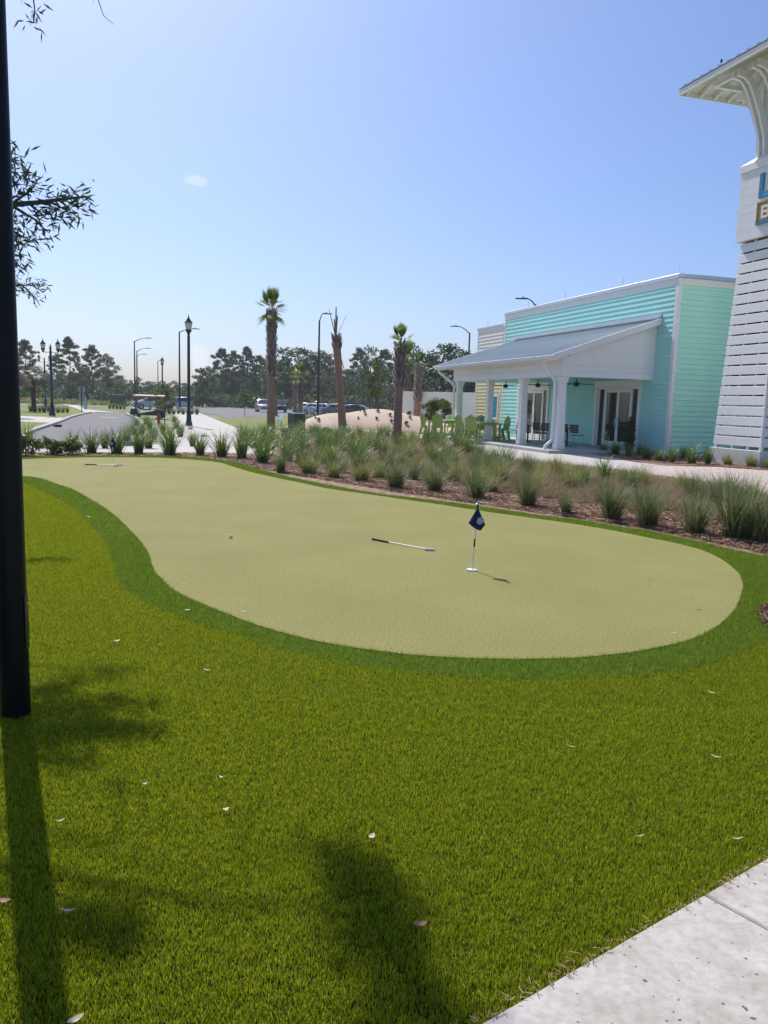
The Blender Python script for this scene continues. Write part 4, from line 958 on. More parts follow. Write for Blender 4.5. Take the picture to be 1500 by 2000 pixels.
# ================================================================== FURNITURE
m_lime = M('olive_green_poly', (0.36, 0.46, 0.12), 0.5, 0.08, 5)
def counter_chair():
    c = empty('green_chair', (0, 0, 0), 0)
    # sits facing +y, tall counter height
    for sx in (-0.27, 0.27):
        MB().beam((sx, 0.22, 0), (sx, 0.24, 0.86), 0.04, 0.09, up=(0, 1, 0)).build('leg', m_lime, c)
        MB().beam((sx * 0.92, -0.34, 0), (sx * 0.92, -0.16, 0.64), 0.04, 0.10, up=(0, 1, 0.2)).build('leg', m_lime, c)
        MB().prism([(sx - 0.07, -0.2), (sx + 0.07, -0.2), (sx + 0.075, 0.3), (sx - 0.075, 0.3)], 0.862, 0.888, 'z').build('armrest', m_lime, c, bevel=0.006)
        MB().beam((sx * 0.93, -0.26, 0.26), (sx * 0.95, 0.24, 0.26), 0.03, 0.07).build('stretcher', m_lime, c)
    for k in range(5):
        y = -0.17 + k * 0.1; MB().box(-0.25, 0.25, y, y + 0.088, 0.60 + 0.006 * k, 0.628 + 0.006 * k).build('seat_slat', m_lime, c, bevel=0.004)
    MB().box(-0.26, 0.26, 0.20, 0.235, 0.20, 0.27).build('footrest', m_lime, c)
    tops = [1.13, 1.205, 1.235, 1.205, 1.13]
    for k in range(5):
        x = -0.24 + k * 0.098; t = tops[k]; b = 0.56
        f = lambda zz: -0.17 - 0.20 * (zz - 0.56)
        mb = MB(); xs = (x + (k - 2) * -0.008, x + 0.09 + (k - 2) * -0.008)
        tl = t - (0.04 if k == 0 else 0.015 if k == 1 else 0.0); tr = t - (0.04 if k == 4 else 0.015 if k == 3 else 0.0)
        mb.hexa([(xs[0], f(b) - 0.02, b), (xs[1], f(b) - 0.02, b), (xs[1], f(b), b), (xs[0], f(b), b), (x, f(tl) - 0.02, tl), (x + 0.09, f(tr) - 0.02, tr), (x + 0.09, f(tr), tr), (x, f(tl), tl)])
        mb.build('back_slat', m_lime, c, bevel=0.003)
    for zz in (0.68, 1.05):
        y = -0.17 - 0.20 * (zz - 0.56) - 0.045; MB().box(-0.25, 0.25, y, y + 0.024, zz, zz + 0.07).build('back_rail', m_lime, c)
    return c
def counter_table():
    t = empty('green_table', (0, 0, 0), 0)
    for k in range(8):
        x = -0.55 + k * 0.138; MB().box(x, x + 0.132, -0.55, 0.55, 0.90, 0.93).build('table_board', m_lime, t, bevel=0.004)
    for s in (-1, 1):
        MB().box(-0.5, 0.5, s * 0.47 - 0.015, s * 0.47 + 0.015, 0.80, 0.898).build('apron', m_lime, t); MB().box(s * 0.47 - 0.0145, s * 0.47 + 0.0145, -0.454, 0.454, 0.80, 0.898).build('apron', m_lime, t)
        for q in (-1, 1): MB().box(s * 0.42 - 0.045, s * 0.42 + 0.045, q * 0.42 - 0.045, q * 0.42 + 0.045, 0, 0.898).build('leg', m_lime, t, bevel=0.005)
    MB().box(-0.375, 0.375, -0.02, 0.02, 0.2, 0.28).build('stretcher', m_lime, t)
    return t
chair0 = counter_chair(); table0 = counter_table()
first = [True, True]
def put_chair(x, y, rz, label):
    o = chair0 if first[0] else copy_tree(chair0); first[0] = False
    place(o, (x, y, -0.016), rz); tag(o, label, 'chair', 'tall green slatted chairs round two tables')
def put_table(x, y, rz, label):
    o = table0 if first[1] else copy_tree(table0); first[1] = False
    place(o, (x, y, -0.016), rz); tag(o, label, 'table', 'green counter tables')
t2 = AT(942, 862, 36.0); t1 = AT(872, 858, 38.3)
ra = R(12)
put_table(t2[0], t2[1], ra, 'olive green counter table nearer the porch'); put_table(t1[0], t1[1], ra + 0.05, 'olive green counter table farther from the porch')
def around(t, ang, r): return t[0] + math.cos(ang) * r, t[1] + math.sin(ang) * r
def chair_at(t, ang, r, turn, label):
    x, y = around(t, ang, r); put_chair(x, y, ang + math.pi / 2 + turn, label)
chair_at(t2, ra + R(0), 0.88, R(8), 'green chair at the right of the nearer table, seen side on, closest to the porch')
chair_at(t2, ra + R(180), 0.95, R(25), 'green chair between the two tables, turned to the right')
chair_at(t2, ra + R(222), 0.95, R(10), 'green chair with its back to the lawn at the nearer table')
chair_at(t2, ra + R(78), 0.92, R(-10), 'green chair on the porch side of the nearer table, facing the lawn')
chair_at(t1, ra + R(182), 0.98, R(10), 'green chair farthest left, side on, at the farther table')
chair_at(t1, ra + R(228), 0.95, R(15), 'green chair with its back to the lawn at the farther table')
chair_at(t1, ra + R(60), 0.98, 0, 'green chair mostly hidden behind the farther table')
chair_at(t1, ra + R(20), 1.15, R(5), 'green chair half hidden between the tables on the far side')
m_bottle = M('dark_red_bottle', (0.06, 0.01, 0.01), 0.3)
b_ = MB().lathe([(0.032, 0), (0.032, 0.12), (0.012, 0.17), (0.012, 0.22)], 10).build('bottle', m_bottle, None, True); b_.location = (t2[0] - 0.05, t2[1] + 0.3, 0.915); tag(b_, 'small dark bottle standing on the nearer green table', 'bottle')

m_slat = M('espresso_slat', (0.028, 0.018, 0.016), 0.5, 0.15, 8)
m_alu = M('aluminium_tube', (0.55, 0.56, 0.58), 0.35, 0.04, 8, metal=0.7)
def cafe_chair():
    c = empty('cafe_chair')
    for s in (-1, 1):
        MB().tube([(s * 0.21, 0.2, 0), (s * 0.21, 0.2, 0.44), (s * 0.21, 0.16, 0.45), (s * 0.21, -0.2, 0.45)], 0.014, 8).build('front_leg', m_alu, c, True)
        MB().tube([(s * 0.21, -0.26, 0), (s * 0.21, -0.2, 0.45), (s * 0.21, -0.27, 0.88)], 0.014, 8).build('rear_leg', m_alu, c, True)
    for k in range(5): MB().box(-0.2, 0.2, -0.18 + k * 0.078, -0.11 + k * 0.078, 0.455, 0.472).build('seat_slat', m_slat, c)
    for k in range(4):
        z = 0.56 + k * 0.085; y = -0.2 - 0.163 * (z - 0.45); MB().box(-0.205, 0.205, y - 0.008, y + 0.008, z, z + 0.074).build('back_slat', m_slat, c)
    return c
def cafe_table():
    t = empty('cafe_table')
    MB().box(-0.33, 0.33, -0.33, 0.33, 0.72, 0.745).build('table_top', m_slat, t, bevel=0.004)
    MB().tube([(0, 0, 0.02), (0, 0, 0.72)], 0.038, 10).build('pedestal', m_black, t, True)
    MB().box(-0.24, 0.24, -0.04, 0.04, 0.0, 0.03).build('foot', m_black, t); MB().box(-0.04, 0.04, -0.24, 0.24, 0.0, 0.032).build('foot', m_black, t)
    return t
cc0, ct0 = cafe_chair(), cafe_table(); ff = [True, True]
def PN(n, u): return BL(n, u, 0.1)
for n_, u_, fc, lb in ((1.95, 2.05, -60, 'black slatted chair right beside the near door'), (1.55, 2.75, 100, 'black slatted chair partly hidden by the nearest column'), (1.25, 3.7, 120, 'black slatted chair left of the downspout'),
                       (1.9, 5.05, -70, 'black slatted chair between the two porch doors, right of its table'), (1.3, 6.15, 110, 'black slatted chair left of the middle porch table'), (1.3, 7.4, 60, 'black slatted chair behind the second column'),
                       (1.3, 8.3, -80, 'black slatted chair in front of the far aqua wall'), (1.2, 9.6, 90, 'black slatted chair at the far end of the porch')):
    o = cc0 if ff[0] else copy_tree(cc0); ff[0] = False
    place(o, PN(n_, u_), BA + R(fc)); tag(o, lb, 'chair', 'black slatted porch chairs')
for n_, u_, lb in ((1.8, 2.55, 'small black pedestal table beside the near door'), (1.6, 5.6, 'small black pedestal table in the middle of the porch'), (1.25, 8.95, 'small black pedestal table at the far end of the porch')):
    o = ct0 if ff[1] else copy_tree(ct0); ff[1] = False
    place(o, PN(n_, u_), BA + R(5)); tag(o, lb, 'table', 'black porch tables')
m_teal = M('pale_teal_seat', (0.42, 0.66, 0.64), 0.5, 0.05)
a = AT(540, 836, 48.5)
s = empty('teal_chair', (a[0], a[1], 0), R(120), 'pale teal slatted lounge chair half hidden behind the first palm', 'chair'); s.scale = (0.8, 0.8, 0.8)
for k in range(5):
    x = -0.22 + k * 0.09; MB().hexa([(x, -0.2, 0.3), (x + 0.08, -0.2, 0.3), (x + 0.08, -0.18, 0.3), (x, -0.18, 0.3), (x, -0.48, 0.95), (x + 0.08, -0.48, 0.95), (x + 0.08, -0.46, 0.95), (x, -0.46, 0.95)]).build('back_slat', m_teal, s)
    MB().box(-0.23, 0.23, -0.18 + k * 0.1, -0.09 + k * 0.1, 0.32 + 0.02 * k, 0.34 + 0.02 * k).build('seat_slat', m_teal, s)
for sx in (-1, 1):
    MB().box(sx * 0.27 - 0.03, sx * 0.27 + 0.03, 0.3, 0.36, 0, 0.55).build('leg', m_teal, s); MB().box(sx * 0.27 - 0.03, sx * 0.27 + 0.03, -0.3, -0.22, 0, 0.55).build('leg', m_teal, s)
    MB().box(sx * 0.28 - 0.06, sx * 0.28 + 0.06, -0.32, 0.4, 0.552, 0.575).build('armrest', m_teal, s)
a = G(167, 799); s = MB().lathe([(0.16, 0), (0.2, 0.3), (0.12, 0.7), (0.1, 1.2), (0.14, 1.25), (0.05, 1.35)], 12).build('blue_standpipe', M('pale_blue_paint', (0.3, 0.55, 0.68), 0.5), None, True); s.location = (a[0], a[1], 0); tag(s, 'small pale blue standpipe beside the octagonal sign', 'standpipe')

# ================================================================== VEHICLES
m_tyre = M('tyre_rubber', (0.015, 0.015, 0.016), 0.85, 0.1, 20)
m_rim = M('alloy_rim', (0.45, 0.46, 0.48), 0.3, 0.05, 10, metal=0.8)
m_cglass = GLASS('car_glass', (0.03, 0.035, 0.04), 0.02)
m_lens = M('headlamp_lens', (0.75, 0.76, 0.78), 0.1, 0.02, spec=0.8)
m_tail = M('tail_lamp', (0.4, 0.02, 0.02), 0.2)
m_trim = M('black_plastic_trim', (0.02, 0.02, 0.021), 0.6)
PAINT = {}
def paint(c):
    if c not in PAINT: PAINT[c] = M('car_paint', c, 0.25, 0.02, 2, metal=0.15, coat=1.0)
    return PAINT[c]
def car(loc, rz, kind, col, label):
    """front of the car looks to local +x"""
    c = empty('parked_car', loc, rz, label, 'car', 'vehicles in and near the car park')
    pm_ = paint(col); L, Wd = (4.6, 0.9) if kind == 'sedan' else (4.75, 0.95)
    if kind == 'sedan':
        body = [(-2.3, 0.32), (-2.28, 0.75), (-2.15, 0.95), (-1.5, 1.0), (0.9, 0.98), (1.9, 0.86), (2.22, 0.70), (2.3, 0.45), (2.25, 0.28), (-2.2, 0.24)]
        cab = [(-1.75, 0.98), (-1.05, 1.38), (-0.4, 1.46), (0.25, 1.42), (1.15, 0.96)]
    elif kind == 'suv':
        body = [(-2.35, 0.4), (-2.36, 0.9), (-2.3, 1.08), (1.0, 1.1), (2.05, 1.0), (2.3, 0.82), (2.36, 0.5), (2.3, 0.34), (-2.25, 0.3)]
        cab = [(-2.28, 1.07), (-2.02, 1.66), (-1.2, 1.74), (0.2, 1.72), (1.15, 1.08)]
    else:                                              # pickup
        body = [(-2.8, 0.5), (-2.8, 1.08), (-2.7, 1.12), (1.0, 1.14), (2.1, 1.06), (2.4, 0.9), (2.45, 0.5), (2.4, 0.38), (-2.7, 0.36)]
        cab = [(-1.0, 1.12), (-0.9, 1.75), (-0.6, 1.84), (0.6, 1.82), (1.35, 1.12)]
        Wd = 0.98
    hb = MB().prism(body, -Wd, Wd, 'y'); 
    hb.v = [(x, y * (1.0 if z < 0.85 else 0.965), z) for x, y, z in hb.v]
    hb.build('body', pm_, c, True, bevel=0.05)
    zt = max(p[1] for p in cab); zb_ = cab[0][1]
    hc = MB().prism(cab, -Wd * 0.94, Wd * 0.94, 'y')
    hc.v = [(x, y * (1 - 0.16 * (z - zb_) / (zt - zb_)), z) for x, y, z in hc.v]
    cb = hc.build('cabin', pm_, c, True, bevel=0.03)
    def tw(z): return Wd * 0.94 * (1 - 0.16 * (z - zb_) / (zt - zb_))
    # windscreen and rear window
    for (p, q, nm) in ((cab[-1], cab[-2], 'windscreen'), (cab[0], cab[1], 'rear_window')):
        v = Vector((q[0] - p[0], 0, q[1] - p[1])); nrm = Vector((v.z, 0, -v.x)).normalized(); nrm = nrm if (nrm.x > 0) == (p[0] > 0) else -nrm
        a_, b_ = 0.08, 0.92
        P0 = Vector((p[0] + v.x * a_, 0, p[1] + v.z * a_)); P1 = Vector((p[0] + v.x * b_, 0, p[1] + v.z * b_))
        w0, w1 = tw(P0.z) - 0.06, tw(P1.z) - 0.06; off = nrm * 0.012
        MB().hexa([P0 + Vector((0, -w0, 0)), P0 + Vector((0, w0, 0)), P1 + Vector((0, w1, 0)), P1 + Vector((0, -w1, 0)), P0 + off + Vector((0, -w0, 0)), P0 + off + Vector((0, w0, 0)), P1 + off + Vector((0, w1, 0)), P1 + off + Vector((0, -w1, 0))]).build(nm, m_cglass, c)
    for s in (-1, 1):
        x0, x1, x2, x3 = cab[0][0] + 0.25, cab[1][0] + 0.18, cab[-2][0] - 0.02, cab[-1][0] - 0.28
        zz0, zz1 = zb_ + 0.06, zt - 0.14; xm = (x1 + x2) / 2
        for (aa, bb, cc_, dd) in ((x0, xm - 0.04, xm - 0.04, x1), (xm + 0.04, x3, x2, xm + 0.04)):
            y0, y1 = s * (tw(zz0)), s * (tw(zz1))
            MB().hexa([(aa, y0, zz0), (bb, y0, zz0), (bb, y0 + s * 0.012, zz0), (aa, y0 + s * 0.012, zz0), (dd, y1, zz1), (cc_, y1, zz1), (cc_, y1 + s * 0.012, zz1), (dd, y1 + s * 0.012, zz1)]).build('side_window', m_cglass, c)
        fx = body[6][0] if kind != 'sedan' else 2.22; rx = body[1][0]
        hz = 0.66 if kind == 'sedan' else 0.84
        MB().box(fx - 0.25, fx + 0.03, s * (Wd - 0.38), s * (Wd - 0.02), hz, hz + 0.14).build('headlight', m_lens, c, bevel=0.02)
        MB().box(rx - 0.02, rx + 0.12, s * (Wd - 0.3), s * (Wd - 0.01), hz + 0.02, hz + 0.22).build('tail_light', m_tail, c, bevel=0.02)
        MB().box(x3 + 0.02, x3 + 0.2, s * (Wd - 0.02), s * (Wd + 0.17), zb_ + 0.05, zb_ + 0.2).build('mirror', pm_, c, bevel=0.03)
        wr = 0.33 if kind == 'sedan' else 0.38
        for wx in ((-1.35, 1.38) if kind != 'pickup' else (-1.7, 1.55)):
            w_ = empty('wheel', (wx, s * (Wd - 0.11), wr)); w_.parent = c
            ty = MB().lathe([(wr * 0.62, -0.11), (wr * 0.95, -0.12), (wr, -0.08), (wr, 0.08), (wr * 0.95, 0.12), (wr * 0.62, 0.11)], 20).build('tyre', m_tyre, w_, True); ty.rotation_euler = (math.pi / 2, 0, 0)
            rm = MB().lathe([(wr * 0.6, -0.115), (wr * 0.2, -0.09), (wr * 0.2, 0.09), (wr * 0.6, 0.115)], 14).build('rim', m_rim, w_, True); rm.rotation_euler = (math.pi / 2, 0, 0)
    MB().box(body[6][0] - 0.12 if kind != 'sedan' else 2.2, (body[6][0] if kind != 'sedan' else 2.3) + 0.015, -0.5, 0.5, 0.48, 0.66).build('grille', m_trim, c, bevel=0.01)
    return c
def put_car(px, py, d, rz, kind, col, label):
    a = AT(px, py, d); return car((a[0], a[1], -0.03), rz, kind, col, label)
WHT, SIL, DRK, BLU, GRY = (0.75, 0.75, 0.74), (0.45, 0.47, 0.5), (0.02, 0.022, 0.026), (0.30, 0.42, 0.55), (0.12, 0.125, 0.13)
put_car(89, 786, 160, R(182), 'sedan', WHT, 'white car on the far road behind the twin street lamps')
put_car(293, 800, 104, R(212), 'suv', SIL, 'silver SUV behind the golf cart')
put_car(361, 800, 120, R(95), 'suv', SIL, 'silver SUV seen from behind, left of the tall single street lamp')
put_car(514, 803, 112, R(-75), 'suv', WHT, 'white SUV parked left of the first tall palm')
put_car(545, 803, 113, R(-80), 'suv', DRK, 'black SUV parked right of the first tall palm')
put_car(603, 805, 104, R(-40), 'sedan', WHT, 'white sedan at the left end of the parked row behind the bushes')
put_car(622, 806, 99, R(-40), 'sedan', SIL, 'silver-white car second in the parked row behind the bushes')
put_car(642, 807, 94, R(-45), 'sedan', BLU, 'pale blue-grey sedan in the parked row left of the dead palm')
put_car(668, 808, 90, R(-30), 'sedan', GRY, 'grey sedan behind the dead palm')
put_car(700, 809, 86, R(-20), 'sedan', DRK, 'black sedan at the right end of the parked row, above the sand mound')
put_car(640, 802, 118, R(-10), 'suv', DRK, 'black SUV in the back row above the pale blue-grey sedan')
put_car(694, 803, 116, R(-10), 'suv', DRK, 'black SUV in the back row right of the dead palm')
# golf cart
a = AT(291, 816, 61)
gc = empty('golf_cart', (a[0], a[1], -0.03), R(186), 'dark golf cart with a salmon-red canopy at the road edge', 'golf cart'); gc.scale = (0.88, 0.88, 0.92)
m_canopy = M('salmon_canopy', (0.62, 0.13, 0.09), 0.5, 0.05); m_seat = M('grey_vinyl', (0.33, 0.33, 0.34), 0.5); m_cart = M('dark_cart_body', (0.018, 0.018, 0.022), 0.3, 0.1, coat=0.5)
MB().prism([(-1.45, 0.25), (-1.5, 0.62), (-0.9, 0.7), (0.75, 0.4), (1.0, 0.85), (1.4, 0.78), (1.5, 0.4), (1.45, 0.25)], -0.58, 0.58, 'y').build('body', m_cart, gc, True, bevel=0.03)
for x in (-0.75, 0.15):
    MB().box(x - 0.25, x + 0.28, -0.52, 0.52, 0.66, 0.8).build('seat', m_seat, gc, bevel=0.03)
    MB().hexa([(x - 0.32, -0.52, 0.8), (x - 0.22, -0.52, 0.8), (x - 0.22, 0.52, 0.8), (x - 0.32, 0.52, 0.8), (x - 0.42, -0.5, 1.2), (x - 0.33, -0.5, 1.2), (x - 0.33, 0.5, 1.2), (x - 0.42, 0.5, 1.2)]).build('seat_back', m_seat, gc, bevel=0.02)
MB().box(-1.55, 1.25, -0.66, 0.66, 1.68, 1.84).build('canopy', m_canopy, gc, bevel=0.025)
MB().hexa([(-1.5, -0.6, 1.841), (1.2, -0.6, 1.841), (1.2, 0.6, 1.841), (-1.5, 0.6, 1.841), (-1.3, -0.45, 1.93), (1.0, -0.45, 1.93), (1.0, 0.45, 1.93), (-1.3, 0.45, 1.93)]).build('canopy_top', M('canopy_top_grey', (0.10, 0.12, 0.115), 0.5), gc, bevel=0.01)
for sx in (-1.35, 1.05):
    for sy in (-0.54, 0.54): MB().tube([(sx * 0.98, sy, 0.6), (sx, sy, 1.78)], 0.02, 6).build('canopy_post', m_cart, gc)
MB().box(1.02, 1.035, -0.5, 0.5, 0.9, 1.72).build('windscreen', GLASS('clear_plastic', (0.25, 0.27, 0.28), 0.05), gc)
MB().lathe([(0.15, 0), (0.17, 0.015), (0.15, 0.03)], 14, (0.62, 0.25, 1.02)).build('steering_wheel', m_cart, gc)
for wx in (-1.0, 1.0):
    for s in (-1, 1):
        w_ = empty('wheel', (wx, s * 0.52, 0.23)); w_.parent = gc
        t_ = MB().lathe([(0.12, -0.09), (0.22, -0.09), (0.23, 0), (0.22, 0.09), (0.12, 0.09)], 16).build('tyre', m_tyre, w_, True); t_.rotation_euler = (math.pi / 2, 0, 0)
        t_ = MB().lathe([(0.115, -0.092), (0.115, 0.092)], 12).build('rim', m_rim, w_, True); t_.rotation_euler = (math.pi / 2, 0, 0)

# ================================================================== THATCHED HUT (its eave shows beside the lamp post)
a = AT(18, 800, 52)
m_thatch = LEAF('thatch_reed', [(0.20, 0.13, 0.08), (0.30, 0.20, 0.13), (0.38, 0.27, 0.18)], 0.1, 0.8, 0.2)
hut = empty('thatched_umbrella', (a[0], a[1], 0), 0, 'thatched round parasol roof peeking from behind the black lamp post', 'parasol')
n = 9000; an = rng.uniform(0, 2 * math.pi, n); t = rng.uniform(0.05, 1, n) ** 0.6
r = 1.28 * t; zz = 3.35 - 1.05 * t ** 1.6 + rng.uniform(-0.05, 0.05, n)
ca, sa = np.cos(an), np.sin(an)
p0 = np.stack([r * ca, r * sa, zz], 1); Ln = rng.uniform(0.2, 0.45, n)[:, None]
dd = np.stack([ca * 0.55, sa * 0.55, -0.75 * np.ones(n)], 1); p1 = p0 + dd * Ln
sd_ = np.stack([-sa, ca, np.zeros(n)], 1) * 0.02
V = np.stack([p0 - sd_, p0 + sd_, p1 + sd_ * 0.4, p1 - sd_ * 0.4], 1).reshape(-1, 3)
link_mesh('thatch', faces_mesh('thatch', V, np.arange(4 * n).reshape(n, 4)), m_thatch, hut)
MB().lathe([(1.3, 2.25), (1.0, 2.62), (0.5, 3.1), (0.02, 3.35)], 20).build('thatch_core', M('thatch_under', (0.16, 0.11, 0.07), 0.9, 0.3, 10), hut, True)
MB().tube([(0, 0, 0), (0, 0, 3.2)], 0.08, 10).build('post', M('timber_post', (0.2, 0.14, 0.09), 0.8, 0.2, 6), hut, True)

# ================================================================== SAND MOUND
NX, NY = 60, 26; V = []
mc = AT(712, 836, 52.5)
for j in range(NY + 1):
    for i in range(NX + 1):
        u_, v_ = i / NX * 2 - 1, j / NY * 2 - 1
        x, y = mc[0] + u_ * 6.2, mc[1] + v_ * 4.2
        h = 1.18 * max(0, 1 - abs((u_ - 0.12) / 0.95) ** 2.2) ** 1.2 * max(0, 1 - v_ * v_) ** 0.9
        h += 0.10 * math.sin(u_ * 9 + v_ * 4) * max(0, 1 - u_ * u_) * max(0, 1 - v_ * v_)
        V.append((x, y, -0.03 + max(0, h)))
Fq = [(j * (NX + 1) + i, j * (NX + 1) + i + 1, (j + 1) * (NX + 1) + i + 1, (j + 1) * (NX + 1) + i) for j in range(NY) for i in range(NX)]
o = link_mesh('sand_mound', faces_mesh('sand_mound', V, Fq, True), m_sand); tag(o, kind='structure')
def mound_z(x, y):
    u_, v_ = (x - mc[0]) / 6.2, (y - mc[1]) / 4.2
    if abs(u_) > 1 or abs(v_) > 1: return -0.03
    h = 1.18 * max(0, 1 - abs((u_ - 0.12) / 0.95) ** 2.2) ** 1.2 * max(0, 1 - v_ * v_) ** 0.9 + 0.10 * math.sin(u_ * 9 + v_ * 4) * max(0, 1 - u_ * u_) * max(0, 1 - v_ * v_)
    return -0.03 + max(0, h)

# ================================================================== PLANTS
def clump_mesh(name, n, base_r, L, wid, arch, spread, seed, segs=4):
    """arching blades from one crown: spread = how far blades lean, arch = how much the tips droop"""
    g = np.random.default_rng(seed)
    an = g.uniform(0, 2 * math.pi, n); rr = base_r * np.sqrt(g.uniform(0, 1, n))
    ba = g.uniform(0, 2 * math.pi, n)
    el = np.clip(g.normal(0, 1, n) * 0.45 + 0.8, 0.05, 1.7) * spread
    Ls = L * g.uniform(0.55, 1.1, n); ac = arch * g.uniform(0.3, 1.6, n); tw = g.uniform(-0.6, 0.6, n)
    bx, by = rr * np.cos(ba), rr * np.sin(ba)
    rows = []
    x = np.zeros(n); z = np.zeros(n); th = el.copy()
    for s in range(segs + 1):
        t = s / segs; w = wid * (1 - t ** 2.2) * 0.5 + 0.0004
        cx_ = bx + np.cos(an) * x; cy_ = by + np.sin(an) * x
        sx, sy = -np.sin(an + tw) * w, np.cos(an + tw) * w
        rows.append(np.stack([cx_ - sx, cy_ - sy, z], 1)); rows.append(np.stack([cx_ + sx, cy_ + sy, z], 1))
        x = x + np.sin(th) * Ls / segs; z = z + np.cos(th) * Ls / segs; th = th + ac / segs * (0.5 + 1.2 * t)
        z = np.maximum(z, 0.004)
    V = np.stack(rows, 1).reshape(-1, 3); k = 2 * (segs + 1); i = np.arange(n)[:, None] * k
    F = np.concatenate([np.concatenate([i + 2 * s, i + 2 * s + 1, i + 2 * s + 3, i + 2 * s + 2], 1) for s in range(segs)])
    return faces_mesh(name, V, F)
m_loma = LEAF('broad_grass_blades', [(0.06, 0.12, 0.018), (0.10, 0.18, 0.026), (0.15, 0.235, 0.035), (0.25, 0.29, 0.09)], 0.4, 0.38, 0.5)
m_muhl = LEAF('yellow_green_grass_blades', [(0.13, 0.18, 0.035), (0.21, 0.25, 0.05), (0.28, 0.29, 0.08), (0.42, 0.36, 0.17)], 0.4, 0.5, 0.3)
m_blue = LEAF('grey_green_grass_blades', [(0.07, 0.115, 0.035), (0.12, 0.17, 0.055), (0.18, 0.225, 0.075), (0.34, 0.31, 0.16)], 0.38, 0.5, 0.3)
m_tan = LEAF('dry_grass_blades', [(0.26, 0.19, 0.10), (0.36, 0.28, 0.16), (0.18, 0.16, 0.06), (0.42, 0.34, 0.22)], 0.35, 0.6, 0.2)
def kind(nm, mat, specs):
    out = []
    for k, s in enumerate(specs):
        me = clump_mesh(nm, *s, seed=100 + len(nm) * 7 + k); me.materials.append(mat); out.append(me)
    return out
K_LOMA = kind('broad_grass', m_loma, [(170, 0.14, 0.95, 0.016, 1.5, 0.42), (150, 0.13, 0.9, 0.016, 1.7, 0.48), (190, 0.16, 1.0, 0.015, 1.3, 0.40), (150, 0.12, 0.85, 0.017, 1.2, 0.36)])
K_MUHL = kind('yellow_grass', m_muhl, [(300, 0.15, 0.66, 0.0075, 1.4, 0.55), (270, 0.14, 0.6, 0.0075, 1.2, 0.5), (330, 0.17, 0.7, 0.007, 1.6, 0.5)])
K_BLUE = kind('grey_grass', m_blue, [(400, 0.12, 0.70, 0.0058, 1.1, 0.42), (360, 0.11, 0.66, 0.0058, 1.3, 0.5), (420, 0.13, 0.74, 0.0058, 0.9, 0.38), (380, 0.12, 0.68, 0.0058, 1.6, 0.46)])
K_TAN = kind('dry_grass', m_tan, [(240, 0.2, 0.5, 0.006, 1.8, 0.9), (220, 0.22, 0.45, 0.006, 2.0, 1.0)])
KM = {'loma': K_LOMA, 'muhl': K_MUHL, 'blue': K_BLUE, 'tan': K_TAN}
KN = {'loma': 'broad_bladed_grass', 'muhl': 'yellow_green_grass_clump', 'blue': 'grey_green_grass_clump', 'tan': 'dry_grass_clump'}
ORD = ['first', 'second', 'third', 'fourth', 'fifth', 'sixth', 'seventh', 'eighth', 'ninth', 'tenth', 'eleventh', 'twelfth', 'thirteenth', 'fourteenth', 'fifteenth']
taken = []
def clump(xy, kd, s, label, group, z=-0.02):
    me = random.choice(KM[kd]); o = bpy.data.objects.new(KN[kd], me); COL.objects.link(o)
    o.location = (xy[0], xy[1], z); o.rotation_euler = (0, 0, random.uniform(0, 6.28)); k = s * random.uniform(1.0, 1.12) * (1.05 if kd in ('blue', 'muhl') else 0.9)
    o.scale = (k * random.uniform(0.9, 1.1), k, k)
    tag(o, label, 'grass clump', group, 'thing'); taken.append((xy[0], xy[1])); return o
front = [(548, 921, 'blue', 0.68), (603, 925, 'muhl', 0.85), (652, 933, 'muhl', 0.8), (705, 939, 'muhl', 0.9), (772, 953, 'blue', 1.0), (848, 959, 'blue', 0.9), (930, 973, 'blue', 1.0), (1030, 988, 'blue', 0.82), (1105, 1002, 'blue', 0.62), (1193, 1013, 'blue', 1.0), (1264, 1026, 'blue', 0.85), (1357, 1040, 'blue', 1.0), (1440, 1051, 'blue', 1.15), (1494, 1060, 'blue', 0.9)]
NMS = {'blue': 'grey-green', 'muhl': 'yellow-green', 'loma': 'broad-bladed dark green'}
for i, (x, y, kd, s) in enumerate(front):
    clump(G(x, y)[:2], kd, s, '%s grass clump, %s from the left in the front row on pine straw' % (NMS[kd], ORD[i]), 'grass clumps along the back edge of the green')
left = [(52, 866, 1.1), (178, 885, 1.0), (228, 886, 1.0), (271, 886, 1.1), (331, 888, 1.1), (391, 889, 0.95), (432, 892, 1.05), (472, 895, 1.12), (513, 904, 1.02)]
for i, (x, y, s) in enumerate(left):
    clump(G(x, y)[:2], 'loma', s, 'broad-bladed grass clump, %s from the near lamp post behind the far end of the green' % ORD[i], 'broad grasses behind the far end of the green')
for i, (x, y, s) in enumerate([(142, 880, 0.95), (205, 874, 0.85), (248, 868, 0.9), (290, 874, 0.9), (300, 858, 0.95), (331, 862, 0.9), (276, 846, 0.95), (268, 836, 0.9), (292, 838, 0.9), (318, 846, 0.85), (346, 838, 0.9), (340, 824, 0.8), (285, 828, 0.8), (262, 856, 0.9), (352, 852, 0.8), (376, 870, 0.8), (398, 852, 0.7), (372, 838, 0.7)]):
    clump(G(x, y)[:2], 'loma' if i < 16 else 'tan', s, 'broad-bladed green grass clump massed near the fire hydrant and small tree' if i < 16 else 'low dry grass clump at the foot of the tall single street lamp', 'grasses massed round the fire hydrant')
